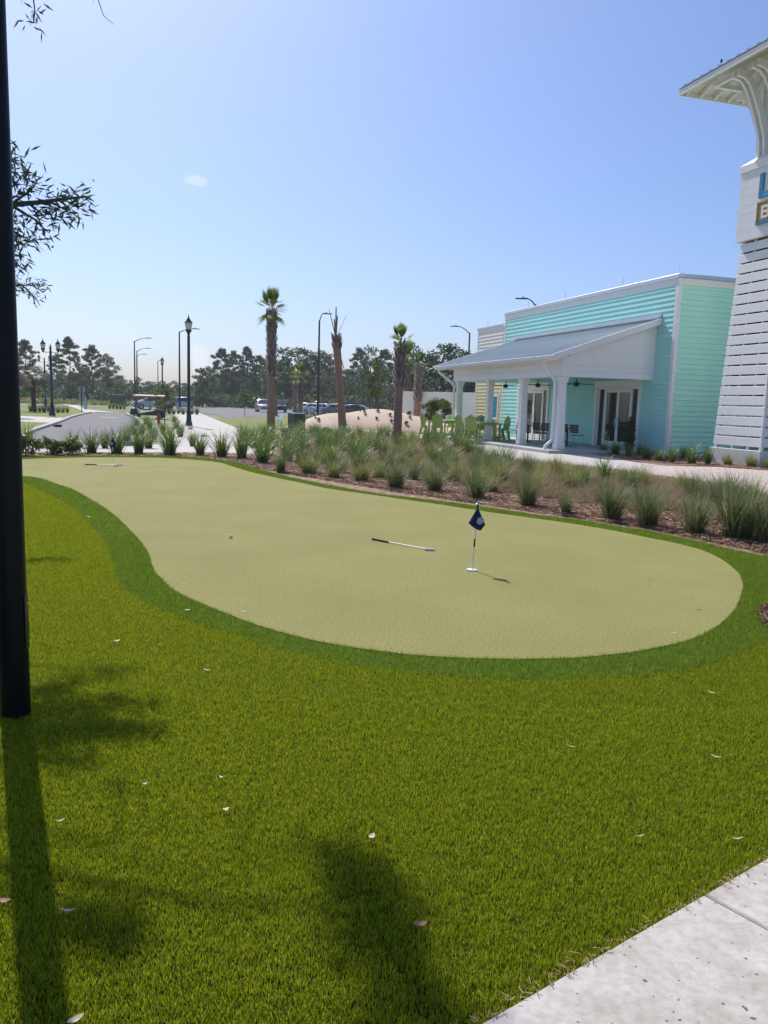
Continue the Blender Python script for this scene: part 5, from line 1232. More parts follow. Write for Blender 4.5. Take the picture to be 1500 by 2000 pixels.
def scatter(poly, sp, chooser, label, group, cap, tries=6000):
    q = np.array(pxs(poly)); lo, hi = q.min(0), q.max(0); c = 0
    for _ in range(tries):
        p = np.array([random.uniform(lo[0], hi[0]), random.uniform(lo[1], hi[1])])
        if not inside(p[None], q)[0]: continue
        px, py, _w = proj((p[0], p[1], 0)); spd = sp(px, py) if callable(sp) else sp
        if any((p[0] - t[0]) ** 2 + (p[1] - t[1]) ** 2 < spd * spd for t in taken): continue
        kd, s = chooser(px, py); lb, gp = label(px, py, kd), group
        clump(p, kd, s, lb, gp); c += 1
        if c >= cap: break
    return c
bed = [(470, 858), (520, 896), (560, 912), (640, 925), (760, 940), (900, 955), (1000, 966), (1100, 980), (1250, 1000), (1400, 1022), (1500, 1036), (1700, 1060), (1700, 1005), (1500, 984), (1400, 962), (1300, 948), (1180, 933), (1060, 921), (960, 905), (900, 880), (850, 858), (700, 852), (540, 852)]
def ch(px, py):
    if px < 640 and py < 905: return 'loma', random.uniform(0.8, 1.0)
    if py < 885: return random.choice(['loma', 'loma', 'muhl']), random.uniform(0.75, 0.95)
    if px > 1000:
        if py > 955 + (px - 1000) * 0.06: return random.choice(['blue', 'tan', 'tan']), random.uniform(0.65, 0.9)
        return random.choice(['muhl', 'loma', 'muhl', 'blue']), random.uniform(0.7, 0.9)
    return random.choice(['muhl', 'muhl', 'loma', 'blue']), random.uniform(0.7, 0.95)
def lb(px, py, kd):
    a_ = {'loma': 'broad-bladed green', 'muhl': 'yellow-green', 'blue': 'grey-green', 'tan': 'low straw-coloured'}[kd]
    b_ = 'between the utility box and the green' if px < 640 else 'in the bed below the dead palm' if px < 740 else 'in the bed below the green chairs' if px < 1000 else 'in the bed below the porch' if px < 1230 else 'in the bed below the slatted tower'
    return '%s grass clump in the back rows %s' % (a_, b_)
nb = scatter(bed, lambda x, y: 0.74 if x > 1000 else 0.72 if y > 900 else 0.88, ch, lb, 'grasses filling the back rows of the bed', 290)
bb = [(1178, 884, 0.7), (1202, 887, 0.75), (1228, 891, 0.75), (1250, 888, 0.7), (1262, 897, 0.8), (1286, 900, 0.85), (1312, 903, 0.9), (1334, 896, 0.8), (1350, 905, 0.85), (1382, 906, 0.95)]
for i, (x, y, s) in enumerate(bb):
    clump(G(x, y)[:2], 'loma', s * 0.92, 'bright green grass clump, %s from the left in the bed before the aqua building' % ORD[i], 'grasses before the aqua building')
for i, (x, y, s) in enumerate([(1421, 907, 0.72), (1466, 911, 0.8), (1498, 914, 0.7)]):
    clump(G(x, y)[:2], 'muhl', s, '%s small grass clump at the foot of the tower plinth' % ['leftmost', 'middle', 'rightmost'][i], 'grasses at the tower plinth')
nt = scatter([(900, 940), (1000, 958), (1130, 978), (1300, 1002), (1500, 1030), (1600, 1040), (1600, 1000), (1400, 975), (1200, 950), (1000, 935)], 0.42, lambda x, y: ('tan', random.uniform(0.7, 1.05)), lambda x, y, k: 'low straw-coloured dry grass tuft between the grey-green clumps', 'dry tufts between the clumps', 70)

# dry grass carpet between the clumps
q = np.array(pxs([(560, 880), (700, 918), (900, 948), (1100, 974), (1300, 998), (1500, 1026), (1720, 1050), (1720, 990), (1500, 968), (1300, 936), (1100, 908), (960, 896), (860, 862), (700, 856), (560, 856)]))
lo_, hi_ = q.min(0), q.max(0); p = np.stack([rng.uniform(lo_[0], hi_[0], 150000), rng.uniform(lo_[1], hi_[1], 150000)], 1); p = p[inside(p, q)][:60000]
blades('dry_grass', p, 0.2, (lambda d: 0.004 + 0.0004 * d), 1.6, m_tan, 'low straw-coloured dry grass carpeting the bed between the clumps', -0.02)
# leafy clusters for shrubs and trees
def leaf_quads(centers, rad, per, size, seed, flat=1.0, elong=1.6):
    g = np.random.default_rng(seed); n = len(centers) * per
    c = np.repeat(np.asarray(centers), per, 0); rad = np.repeat(np.broadcast_to(rad, (len(centers),)), per)
    d = g.normal(0, 1, (n, 3)); d /= np.linalg.norm(d, axis=1)[:, None]
    d *= (g.uniform(0, 1, n) ** 0.42 * rad)[:, None]; d[:, 2] *= flat
    p = c + d
    a = g.normal(0, 1, (n, 3)); a /= np.linalg.norm(a, axis=1)[:, None]
    b = np.cross(a, g.normal(0, 1, (n, 3))); b /= np.linalg.norm(b, axis=1)[:, None]
    s = size * g.uniform(0.6, 1.3, n)[:, None]; a = a * s * elong / 2; b = b * s / 2
    V = np.stack([p - a, p - b, p + a, p + b], 1).reshape(-1, 3)
    return V, np.arange(4 * n).reshape(n, 4)
def bark_tree(H, r0, limbs, seed, lean=0.0):
    """trunk and limbs; limbs = list of (start height fraction, end point)"""
    g = random.Random(seed); mb = MB()
    path = [(g.uniform(-0.03, 0.03) * H * t + lean * t * H, g.uniform(-0.03, 0.03) * H * t, H * t) for t in (0, 0.2, 0.4, 0.6, 0.8, 1.0)]
    mb.tube(path, [r0 * 1.25, r0, r0 * 0.85, r0 * 0.65, r0 * 0.42, r0 * 0.12], 8)
    def at(t):
        k = min(int(t * 5), 4); f = t * 5 - k; return Vector(path[k]).lerp(Vector(path[k + 1]), f)
    for t, e in limbs:
        s = at(t); e = Vector(e); m1 = s.lerp(e, 0.4) + Vector((g.uniform(-.1, .1), g.uniform(-.1, .1), g.uniform(-0.1, 0.12))) * (e - s).length
        m2 = s.lerp(e, 0.75) + Vector((g.uniform(-.1, .1), g.uniform(-.1, .1), g.uniform(0, 0.1))) * (e - s).length
        r = r0 * (1 - t) * 0.55 + r0 * 0.08
        mb.tube([s, m1, m2, e], [r, r * 0.7, r * 0.45, r * 0.2], 6, False)
    return mb
m_bark = M('pine_bark', (0.075, 0.06, 0.05), 0.9, 0.3, 8, 0.5, 20)
m_bark2 = M('grey_bark', (0.10, 0.09, 0.08), 0.9, 0.3, 8, 0.5, 20)
m_pinel = LEAF('pine_needles', [(0.032, 0.064, 0.022), (0.06, 0.10, 0.034), (0.11, 0.15, 0.052)], 0.37, 0.6, 0.2)
m_hardl = LEAF('hardwood_leaves', [(0.038, 0.078, 0.02), (0.072, 0.12, 0.03), (0.13, 0.18, 0.048)], 0.4, 0.55, 0.25)
m_palel = LEAF('pale_hardwood_leaves', [(0.09, 0.115, 0.065), (0.13, 0.16, 0.09), (0.18, 0.20, 0.12)], 0.38, 0.55, 0.25)
m_oakl = LEAF('live_oak_leaves', [(0.035, 0.055, 0.022), (0.06, 0.085, 0.034), (0.10, 0.125, 0.055)], 0.32, 0.5, 0.3)
m_shrub = LEAF('shrub_leaves', [(0.06, 0.095, 0.02), (0.12, 0.165, 0.03), (0.19, 0.22, 0.05)], 0.4, 0.45, 0.35)
def pine(seed, H=15.0):
    g = random.Random(seed); limbs, cl, rd = [], [], []
    n = 26
    for k in range(n):
        t = 0.5 + 0.47 * (k / (n - 1)) ** 0.9; an = k * 2.4 + g.uniform(-.4, .4)
        L = (0.20 if t < 0.62 else 0.19 if t < 0.8 else 0.11 if t < 0.93 else 0.05) * H * g.uniform(0.6, 1.15)
        e = (math.cos(an) * L, math.sin(an) * L, t * H + L * g.uniform(0.05, 0.45)); limbs.append((t, e))
        for q in (1.0, 0.6, 0.8, 0.95):
            cl.append((e[0] * q + g.uniform(-.5, .5), e[1] * q + g.uniform(-.5, .5), t * H + (e[2] - t * H) * q + g.uniform(-0.1, 0.5))); rd.append(g.uniform(0.4, 0.85))
    cl.append((0, 0, H)); rd.append(0.9); cl.append((0.3, 0.2, H * 0.97)); rd.append(0.9)
    tm = bark_tree(H, 0.19, limbs, seed).mesh('trunk', True); tm.materials.append(m_bark)
    V, F = leaf_quads(cl, np.array(rd), 46, 0.24, seed, 0.62); cm = faces_mesh('crown', V, F); cm.materials.append(m_pinel)
    return tm, cm
def hardwood(seed, H, rx, nclu, crad, per, leaf, mat, r0=0.16, low=0.25, bark=None, gaps=0.0):
    g = random.Random(seed); cl, rd, limbs = [], [], []
    while len(cl) < nclu:
        x, y, z = g.uniform(-1, 1), g.uniform(-1, 1), g.uniform(-1, 1)
        d = math.sqrt(x * x + y * y + z * z)
        if d > 1 or d < 0.35: continue
        if gaps and math.sin(x * 5 + seed) * math.sin(y * 4 + seed) * math.sin(z * 6 + 2 * seed) > gaps: continue
        taper = 1 - 0.3 * max(0, z)
        cl.append((x * rx * taper, y * rx * taper, H * (low + (1 - low) * (z * 0.5 + 0.5)))); rd.append(crad * g.uniform(0.6, 1.25))
    for c in g.sample(cl, min(14, nclu)):
        limbs.append((max(0.15, min(0.85, c[2] / H - g.uniform(0.12, 0.3))), c))
    tm = bark_tree(H * 0.93, r0, limbs, seed).mesh('trunk', True); tm.materials.append(bark or m_bark2)
    V, F = leaf_quads(cl, np.array(rd), per, leaf, seed, 0.75); cm = faces_mesh('crown', V, F); cm.materials.append(mat)
    return tm, cm
def tree(meshes, loc, s, rz, name, label, group=None, cat='tree'):
    t_ = empty(name, loc, rz, label, cat, group); t_.scale = s if not isinstance(s, (int, float)) else (s, s, s)
    link_mesh('trunk', meshes[0], None, t_); link_mesh('crown', meshes[1], None, t_); return t_

# ================================================================== TREES
PINES = [pine(s) for s in (3, 8, 15, 22)]
HARD = [hardwood(s, 10, 3.0, 46, 0.95, 52, 0.27, m_hardl, low=0.12) for s in (4, 9, 17)]
PALE = [hardwood(s, 11, 2.7, 40, 0.85, 48, 0.25, m_palel, low=0.25) for s in (5, 12)]
def top_tree(px, ytop, d, meshes, H0, name, label, wide=1.0, group='trees of the far wood'):
    g_ = AT(px, 790, d); tp = AT(px, ytop, d); H = tp[2]
    s = H / H0 * 0.985
    return tree(meshes, (g_[0], g_[1], -0.06), (s * wide, s * wide, s), random.uniform(0, 6.28), name, label, group)
P_ = [(52, 659, 165, 0, 'tall flat-topped pine left of the twin street lamps'), (137, 654, 165, 1, 'tall round-topped pine right of the twin street lamps'), (181, 671, 168, 2, 'slim pine right of the round-topped pine'), (112, 690, 190, 3, 'smaller pine behind the twin street lamps'),
      (432, 676, 178, 1, 'dense tall pine right of the small cumulus'), (456, 682, 185, 2, 'pine second from the left in the tall group left of the first palm'), (482, 672, 178, 0, 'slim tall pine left of the first palm'), (507, 690, 180, 3, 'pine just left of the first palm trunk'),
      (700, 676, 160, 2, 'tall thin pine behind the distant LED pole'), (750, 678, 165, 1, 'tall pine just left of the third palm'), (640, 690, 178, 3, 'pine crown between the LED pole and the dead palm')]
for px, yt, d, k, lb_ in P_: top_tree(px, yt, d, PINES[k], 15.6, 'pine_tree', lb_, random.uniform(0.82, 0.98))
H_ = [(213, 684, 165, PALE[0], 11, 'pale-leaved tree with an airy crown above the road junction'), (395, 714, 150, HARD[1], 10, 'conical dark tree right of the tall single street lamp'),
      (560, 676, 165, HARD[0], 10, 'tall broad hardwood right of the first palm'), (592, 672, 170, HARD[1], 10, 'tall broad hardwood above the small palm'), (615, 680, 172, HARD[2], 10, 'broad hardwood left of the tall LED pole'),
      (722, 674, 150, PALE[1], 11, 'airy pale tree behind the young tree'), (738, 690, 150, PALE[0], 11, 'second airy pale tree left of the third palm'), (800, 668, 130, PALE[1], 11, 'airy tree between the third palm and the live oak'), (835, 690, 150, HARD[2], 10, 'dark tree behind the live oak'),
      (535, 690, 172, HARD[2], 10, 'broad hardwood behind the first palm trunk'), (158, 708, 160, HARD[0], 10, 'dark hardwood below the two pines on the left')]
for px, yt, d, ms, H0, lb_ in H_: top_tree(px, yt, d, ms, H0, 'hardwood_tree', lb_, random.uniform(0.95, 1.15))
# the mid-height wood edge that fills between them
def edge_row(x0, x1, step, d0, d1, yt0, yt1, part):
    x = x0
    while x < x1:
        dd_ = random.uniform(d0, d1); yt = random.uniform(yt0, yt1)
        top_tree(x, yt, dd_, random.choice(HARD + HARD + PALE[:1]), 10.3, 'woodland_tree', 'mid-height leafy tree in the wood edge %s' % part, random.uniform(1.0, 1.35), 'mid-height trees of the wood edge')
        x += step * random.uniform(0.75, 1.25)
edge_row(-60, 235, 17, 165, 185, 715, 742, 'left of the road junction')
edge_row(-60, 250, 24, 200, 230, 705, 735, 'left of the road junction')
edge_row(236, 420, 15, 175, 195, 733, 750, 'behind the golf cart and lamps')
edge_row(236, 420, 24, 210, 240, 728, 745, 'behind the golf cart and lamps')
edge_row(415, 700, 18, 178, 200, 712, 742, 'behind the parked cars')
edge_row(415, 700, 22, 205, 230, 702, 735, 'behind the parked cars')
edge_row(690, 1010, 18, 165, 195, 712, 742, 'behind the third palm and the porch')
edge_row(1010, 1500, 40, 165, 195, 730, 750, 'hidden behind the aqua building') if False else None
# brush along the foot of the wood
cl = []
for px in np.arange(-200, 1060, 2.2):
    d = random.uniform(150, 172); a = AT(px, 790, d); cl.append((a[0], a[1], random.uniform(0.3, 2.1)))
V, F = leaf_quads(cl, np.array([random.uniform(0.9, 1.7) for _ in cl]), 44, 0.42, 77, 0.8)
o = link_mesh('brush', faces_mesh('brush', V, F), m_hardl); tag(o, 'dark undergrowth along the foot of the far wood', 'undergrowth', kind='stuff')
cl = []
for px in np.arange(-150, 300, 1.6):
    d = random.uniform(128, 150); a = AT(px, 790, d); cl.append((a[0], a[1], random.uniform(0.05, 0.5)))
V, F = leaf_quads(cl, np.array([random.uniform(0.4, 0.8) for _ in cl]), 36, 0.2, 79, 0.7)
o = link_mesh('rough_grass', faces_mesh('rough_grass', V, F), m_muhl); tag(o, 'tall yellowish rough grass in front of the far wood, left', 'grass', kind='stuff')

# live oaks behind the porch
OAK = [hardwood(s, 9, 4.6, 105, 0.62, 60, 0.17, m_oakl, r0=0.24, low=0.2, gaps=0.12) for s in (31, 36)]
for px, yt, d, k, w, lb_ in ((862, 662, 82, 0, 1.45, 'live oak with bare crooked limbs behind the porch eave'), (945, 668, 88, 1, 1.0, 'live oak crown showing between the porch roof and the yellow building'), (1000, 640, 92, 0, 0.9, 'oak crown peeking over the roof of the yellow building')):
    top_tree(px, yt, d, OAK[k], 9.4, 'live_oak', lb_, w, 'live oaks behind the porch')

# young planted trees and shrubs
YOUNG = [hardwood(s, 4.2, 0.8, 34, 0.26, 46, 0.09, m_shrub, r0=0.035, low=0.36) for s in (41, 43)]
m_dryl = LEAF('withered_leaves', [(0.20, 0.15, 0.11), (0.28, 0.22, 0.17)], 0.2, 0.7, 0.2)
DRY = hardwood(47, 4.6, 1.1, 30, 0.34, 26, 0.1, m_dryl, r0=0.03, low=0.36)
def small_tree(px, ybase, d, ytop, ms, H0, name, label, wide=1.0):
    b_ = AT(px, ybase, d); tp = AT(px, ytop, d); s = (tp[2] + 0.02) / H0
    tree(ms, (b_[0], b_[1], -0.02), (s * wide, s * wide, s), random.uniform(0, 6), name, label, 'young planted trees')
small_tree(322, 835, 45, 748, YOUNG[0], 4.25, 'young_tree', 'young staked tree beside the fire hydrant', 1.25)
small_tree(478, 815, 78, 757, YOUNG[1], 4.25, 'young_tree', 'small young tree on the lawn edge left of the first palm', 1.2)
small_tree(733, 812, 72, 697, YOUNG[0], 4.25, 'young_tree', 'tall young tree behind the sand mound', 1.0)
small_tree(632, 815, 78, 722, DRY, 4.7, 'withered_tree', 'pale withered young tree left of the dead palm', 1.2)
SHR = hardwood(51, 2.0, 1.0, 60, 0.26, 70, 0.075, m_shrub, r0=0.03, low=0.3)
b_ = AT(852, 835, 48); tree(SHR, (b_[0], b_[1], 0), (0.98, 0.98, 1.0), 1.0, 'rounded_shrub', 'rounded leafy shrub in front of the white wall', None, 'shrub')
CON = hardwood(53, 1.5, 0.20, 40, 0.12, 50, 0.04, m_oakl, r0=0.02, low=0.05)
b_ = BL(3.0, -0.05); tree(CON, (b_[0], b_[1], 0), 0.95, 0.4, 'upright_shrub', 'narrow upright shrub against the aqua wall right of the near door', None, 'shrub')
b_ = BL(3.15, 0.35); tree(CON, (b_[0], b_[1], 0), 0.78, 2.4, 'upright_shrub', 'shorter upright shrub next to the near door', None, 'shrub')
DW = [hardwood(s, 0.5, 0.3, 34, 0.11, 46, 0.035, m_shrub, r0=0.012, low=0.15) for s in (61, 62)]
for i, (px, py, s, lb_) in enumerate(((50, 890, 1.15, 'dwarf shrub half hidden by the near lamp post'), (92, 887, 1.0, 'dwarf shrub second right of the near lamp post'), (109, 889, 0.8, 'small dwarf shrub touching the one beside it'), (141, 888, 1.0, 'dwarf shrub before the spiky grass left of the far flag'), (640, 852, 0.9, 'dark dwarf shrub at the foot of the lawn near the dead palm'))):
    a = G(px, py); tree(DW[i % 2], (a[0], a[1], -0.02), s, i * 1.3, 'dwarf_shrub', lb_, 'dwarf shrubs behind the green', 'shrub')
# plants on and round the mound
PL = hardwood(65, 0.45, 0.22, 14, 0.1, 34, 0.05, m_shrub, r0=0.01, low=0.1)
k_ = 0
for _ in range(400):
    x, y = mc[0] + random.uniform(-4.6, 4.8), mc[1] + random.uniform(-3.6, 1.0)
    if mound_z(x, y) < 0.12 or any((x - t[0]) ** 2 + (y - t[1]) ** 2 < 0.75 for t in taken): continue
    taken.append((x, y)); k_ += 1
    tree(PL, (x, y, mound_z(x, y) - 0.02), random.uniform(0.35, 0.62), random.uniform(0, 6), 'mound_plant', 'small yellow-green plant dotted on the sand mound', 'small plants on the sand mound', 'plant')
    if k_ >= 34: break
for px, py, d, n_, lb_ in ((625, 815, 62, 9, 'green leafy grass clump behind the utility box'), (100, 803, 72, 9, 'low green plant in the bed round the date palm'), (232, 800, 100, 5, 'low green plant on the traffic island'), (362, 804, 80, 7, 'low green plant in the bed at the car park entrance'), (790, 815, 60, 5, 'low green plant at the right foot of the sand mound')):
    for i in range(n_):
        a = AT(px + (i - n_ / 2) * (9 if n_ > 6 else 7), py, d + random.uniform(-2, 2)); clump((a[0], a[1]), 'loma', random.uniform(0.8, 1.15), lb_, lb_ + ' row')

# ================================================================== PALMS
m_ptrunk = M('palm_trunk', (0.33, 0.20, 0.145), 0.9, 0.3, 3, 0.9, 14, stretch=(1.5, 1.5, 9))
m_pboot = LEAF('palm_boots', [(0.27, 0.20, 0.16), (0.42, 0.34, 0.29), (0.18, 0.12, 0.09)], 0.05, 0.85, 0.2)
m_pleaf = LEAF('palm_leaf', [(0.12, 0.19, 0.03), (0.18, 0.26, 0.035), (0.27, 0.34, 0.05)], 0.45, 0.6, 0.15)
m_pdead = LEAF('dead_palm_leaf', [(0.24, 0.17, 0.10), (0.33, 0.25, 0.16)], 0.1, 0.7, 0.2)
def fan_leaf(V, F, o, az, el, pet, L, g, droop=0.25, ns=19, half=1.15):
    d = Vector((math.cos(az) * math.cos(el), math.sin(az) * math.cos(el), math.sin(el))); side = Vector((-math.sin(az), math.cos(az), 0)); up = side.cross(d)
    o = Vector(o); c = o + d * pet
    b = len(V); w = side * 0.012
    V += [o - w, o + w, c + w * 0.7, c - w * 0.7]; F.append((b, b + 1, b + 2, b + 3))
    for k in range(ns):
        a = (k / (ns - 1) * 2 - 1) * half; t = (d * math.cos(a) + side * math.sin(a)); l = L * (1 - 0.25 * abs(a) / half) * g.uniform(0.85, 1.05)
        m = c + t * l * 0.55 + up * 0.02; e = c + t * l + Vector((0, 0, -droop * l * g.uniform(0.6, 1.3)))
        pw = t.cross(up).normalized() * 0.017 * (L / 0.8)
        b = len(V); V += [c, m - pw, m + pw, e]; F.append((b, b + 1, b + 3, b + 2))
def palm_tree(px, yb, d, ytop, lean, r0, boots, leaves, name, label, z0=0.0, dead=False, seed=1, px_top=None):
    g = random.Random(seed); b_ = AT(px, yb, d); t_ = AT(px_top if px_top else px, ytop, d); H = t_[2] - z0
    root = empty(name, (b_[0], b_[1], z0), 0, label, 'palm tree', 'sabal palms')
    dx = t_[0] - b_[0] + (0 if px_top else lean); N = 26
    path = [(dx * (i / N) ** 1.2, 0, H * i / N) for i in range(N + 1)]
    rad = [r0 * (1.12 if i == 0 else 1.0 - 0.12 * math.sin(i / N * 3) + 0.035 * (i % 2)) for i in range(N + 1)]
    MB().tube(path, rad, 14).build('trunk', m_ptrunk, root, True)
    # old leaf bases, criss-crossed
    V, F = [], []
    if boots < 1:
        nr = int((1 - boots) * H / 0.13)
        for i in range(nr):
            f_ = boots + (1 - boots) * i / nr
            z = H * f_; cx_ = dx * f_ ** 1.2
            for k in range(7):
                a = (k + 0.5 * (i % 2)) / 7 * 2 * math.pi + g.uniform(-.15, .15); ln_ = g.uniform(0.22, 0.42); out = g.uniform(0.05, 0.15)
                c_, s_ = math.cos(a), math.sin(a); q = Vector((-s_, c_, 0)); p = Vector((cx_ + c_ * r0 * 0.85, s_ * r0 * 0.85, z)); e = Vector((cx_ + c_ * (r0 + out), s_ * (r0 + out), z + ln_))
                b = len(V); th_ = Vector((c_, s_, 0)) * 0.035
                V += [p - q * 0.075, p + q * 0.075, e + q * 0.028, e - q * 0.028, p - q * 0.06 - th_, p + q * 0.06 - th_, e + q * 0.02 - th_, e - q * 0.02 - th_]
                F += [(b, b + 1, b + 2, b + 3), (b + 4, b + 7, b + 6, b + 5), (b, b + 3, b + 7, b + 4), (b + 1, b + 5, b + 6, b + 2), (b + 3, b + 2, b + 6, b + 7)]
        link_mesh('boots', faces_mesh('boots_a', [tuple(v) for v in V], F), m_pboot, root)
    V, F = [], []; o = (dx, 0, H)
    for az, el, pet, L in leaves: fan_leaf(V, F, o, az, el, pet, L, g, droop=0.04 if el > 0.9 else 0.22, half=0.42 if el > 0.9 else 0.85)
    if V: link_mesh('fronds', faces_mesh('fronds', [tuple(v) for v in V], F), m_pdead if dead else m_pleaf, root)
    return root
def crown(g, nup, nout, ndn, sc):
    lv = [(g.uniform(0, 6.28), g.uniform(1.05, 1.52), 0.42 * sc, 1.05 * sc * g.uniform(0.8, 1.1)) for _ in range(nup)]
    lv += [(k / nout * 6.28 + g.uniform(-.3, .3), g.uniform(0.1, 0.95), 0.4 * sc, 0.95 * sc * g.uniform(0.8, 1.1)) for k in range(nout)]
    lv += [(k / max(1, ndn) * 6.28 + g.uniform(-.3, .3), g.uniform(-0.75, -0.05), 0.42 * sc, 0.8 * sc * g.uniform(0.8, 1.1)) for k in range(ndn)]
    return lv
g = random.Random(5)
palm_tree(529, 837, 46.5, 607, 0, 0.245, 0.44, crown(g, 13, 9, 11, 1.02), 'cabbage_palm', 'tallest palm, with a full green tuft, beside the utility box', seed=1, px_top=531)
palm_tree(775, 868, 32.5, 672, 0, 0.185, 0.57, crown(g, 15, 3, 4, 0.64), 'cabbage_palm', 'near palm with a tight green tuft left of the green chairs', seed=2, px_top=783)
palm_tree(792, 818, 60, 706, 0, 0.26, 0.55, crown(g, 9, 8, 8, 1.2), 'cabbage_palm', 'palm standing directly behind the near palm', seed=3, px_top=794)
palm_tree(813, 830, 57, 716, 0, 0.25, 0.42, crown(g, 4, 2, 0, 0.75), 'cabbage_palm', 'trimmed palm with a single spear left of the rounded shrub', seed=4, px_top=819, z0=0.1)
palm_tree(586, 815, 70, 738, 0, 0.24, 0.45, crown(g, 5, 8, 6, 1.05), 'cabbage_palm', 'short bright-green palm behind the utility box', seed=6, px_top=587)
palm_tree(538, 812, 84, 742, 0, 0.24, 0.6, crown(g, 4, 4, 4, 0.7), 'cabbage_palm', 'distant palm mostly hidden behind the tallest palm', seed=7)
palm_tree(576, 808, 92, 742, 0, 0.24, 0.7, crown(g, 3, 5, 4, 0.9), 'cabbage_palm', 'slim distant palm left of the short bright-green palm', seed=8)
# dead palm: bare spikes
dp = palm_tree(669, 844, 44, 657, 0, 0.225, 0.86, [], 'dead_palm', 'dead brown palm with a few broken spikes for a crown', seed=9, px_top=656)
V, F = [], []; H = AT(656, 657, 44)[2]; dx = AT(656, 657, 44)[0] - AT(669, 844, 44)[0]
def spike(V, F, p, q, w):
    p, q = Vector(p), Vector(q); s = (q - p).cross(Vector((0, 1, 0))).normalized() * w; y_ = Vector((0, w, 0)); b = len(V)
    V += [p - s, p + s, q + s * 0.6, q - s * 0.6, p + y_, q + y_ * 0.6]; F += [(b, b + 1, b + 2, b + 3), (b, b + 3, b + 5, b + 4), (b + 1, b + 4, b + 5, b + 2)]
for q, w in (((dx - 0.02, 0, H + 1.55), 0.05), ((dx + 0.06, 0.05, H + 1.1), 0.045), ((dx - 0.40, 0, H + 1.42), 0.022), ((dx - 0.28, 0.1, H + 1.0), 0.03), ((dx + 0.55, 0, H + 1.15), 0.014), ((dx - 0.1, -0.1, H + 0.9), 0.05)): spike(V, F, (dx, 0, H - 0.1), q, w)
f_ = 0.80
for q in ((-0.62, 0.08), (-0.55, -0.12)): spike(V, F, (dx * f_, 0, H * f_), (dx * f_ + q[0], 0, H * f_ + q[1]), 0.03)
spike(V, F, (dx * f_ + 0.2, 0, H * f_ - 0.1), (dx * f_ + 0.42, 0, H * f_ - 0.8), 0.03)
link_mesh('broken_spikes', faces_mesh('broken_spikes', [tuple(v) for v in V], F), m_pdead, dp)
# date palm on the left verge
a = G(66, 803.5); H = 2.75; g = random.Random(12)
dpm = empty('date_palm', (a[0], a[1], 0), 0, 'feathery date palm with arching fronds behind the twin street lamps', 'palm tree')
MB().tube([(0, 0, 0), (0.02, 0, 0.6), (0, 0, 1.4), (-0.02, 0, H)], [0.26, 0.2, 0.19, 0.24], 12).build('trunk', M('date_palm_trunk', (0.10, 0.06, 0.05), 0.9, 0.3, 6, 0.8, 20), dpm, True)
V, F = [], []
for k in range(46):
    az = k * 2.4; el = g.uniform(0.15, 1.45); L = g.uniform(1.7, 2.4); th = el; p = Vector((0, 0, H - 0.1)); hd = Vector((math.cos(az), math.sin(az), 0)); sd2 = Vector((-math.sin(az), math.cos(az), 0))
    for s in range(14):
        q = p + (hd * math.cos(th) + Vector((0, 0, math.sin(th)))) * (L / 14)
        b = len(V); V += [p - sd2 * 0.015, p + sd2 * 0.015, q + sd2 * 0.012, q - sd2 * 0.012]; F.append((b, b + 1, b + 2, b + 3))
        fw = (q - p).normalized()
        if s > 1:
            for sg in (-1, 1):
                for f2 in (0, 0.5):
                    o_ = p.lerp(q, f2); e = o_ + (sd2 * sg * 0.8 + fw * 0.6 + Vector((0, 0, g.uniform(-0.25, 0.1)))) * 0.42 * (1 - abs(s / 13 - 0.45) * 0.9)
                    b = len(V); V += [o_, o_ + fw * 0.05, e, e - fw * 0.012]; F.append((b, b + 1, b + 2, b + 3))
        p = q; th -= 0.16 * g.uniform(0.8, 1.3)
link_mesh('fronds', faces_mesh('fronds', [tuple(v) for v in V], F), LEAF('date_palm_leaf', [(0.05, 0.085, 0.025), (0.085, 0.125, 0.04), (0.13, 0.16, 0.06)], 0.35, 0.4, 0.5), dpm)

# ================================================================== TREE OVERHANGING FROM THE LEFT (trunk outside the picture)
TB = np.array([-6.3, 8.6, 0.0]); g = random.Random(21); gn = np.random.default_rng(21)
lo = empty('willow_oak', tuple(TB), 0, 'narrow-leaved oak whose leafy branch hangs in from the left behind the lamp post', 'tree')
mb = MB(); twigs = []                                  # twigs: polylines in world space that carry leaves
tr = [TB, TB + (0.1, 0, 1.5), TB + (0.15, -0.1, 3.0), TB + (0.5, -0.3, 4.6), TB + (0.9, -0.5, 6.2), TB + (1.2, -0.6, 7.8)]
mb.tube([p - TB for p in tr], [0.2, 0.16, 0.14, 0.11, 0.07, 0.03], 10)
def branch(pts, r):
    mb.tube([np.array(p) - TB for p in pts], [r * (1 - 0.8 * i / (len(pts) - 1)) for i in range(len(pts))], 6)
D6 = 6.0
def S(x, y, d=D6): return AT(x, y, d)
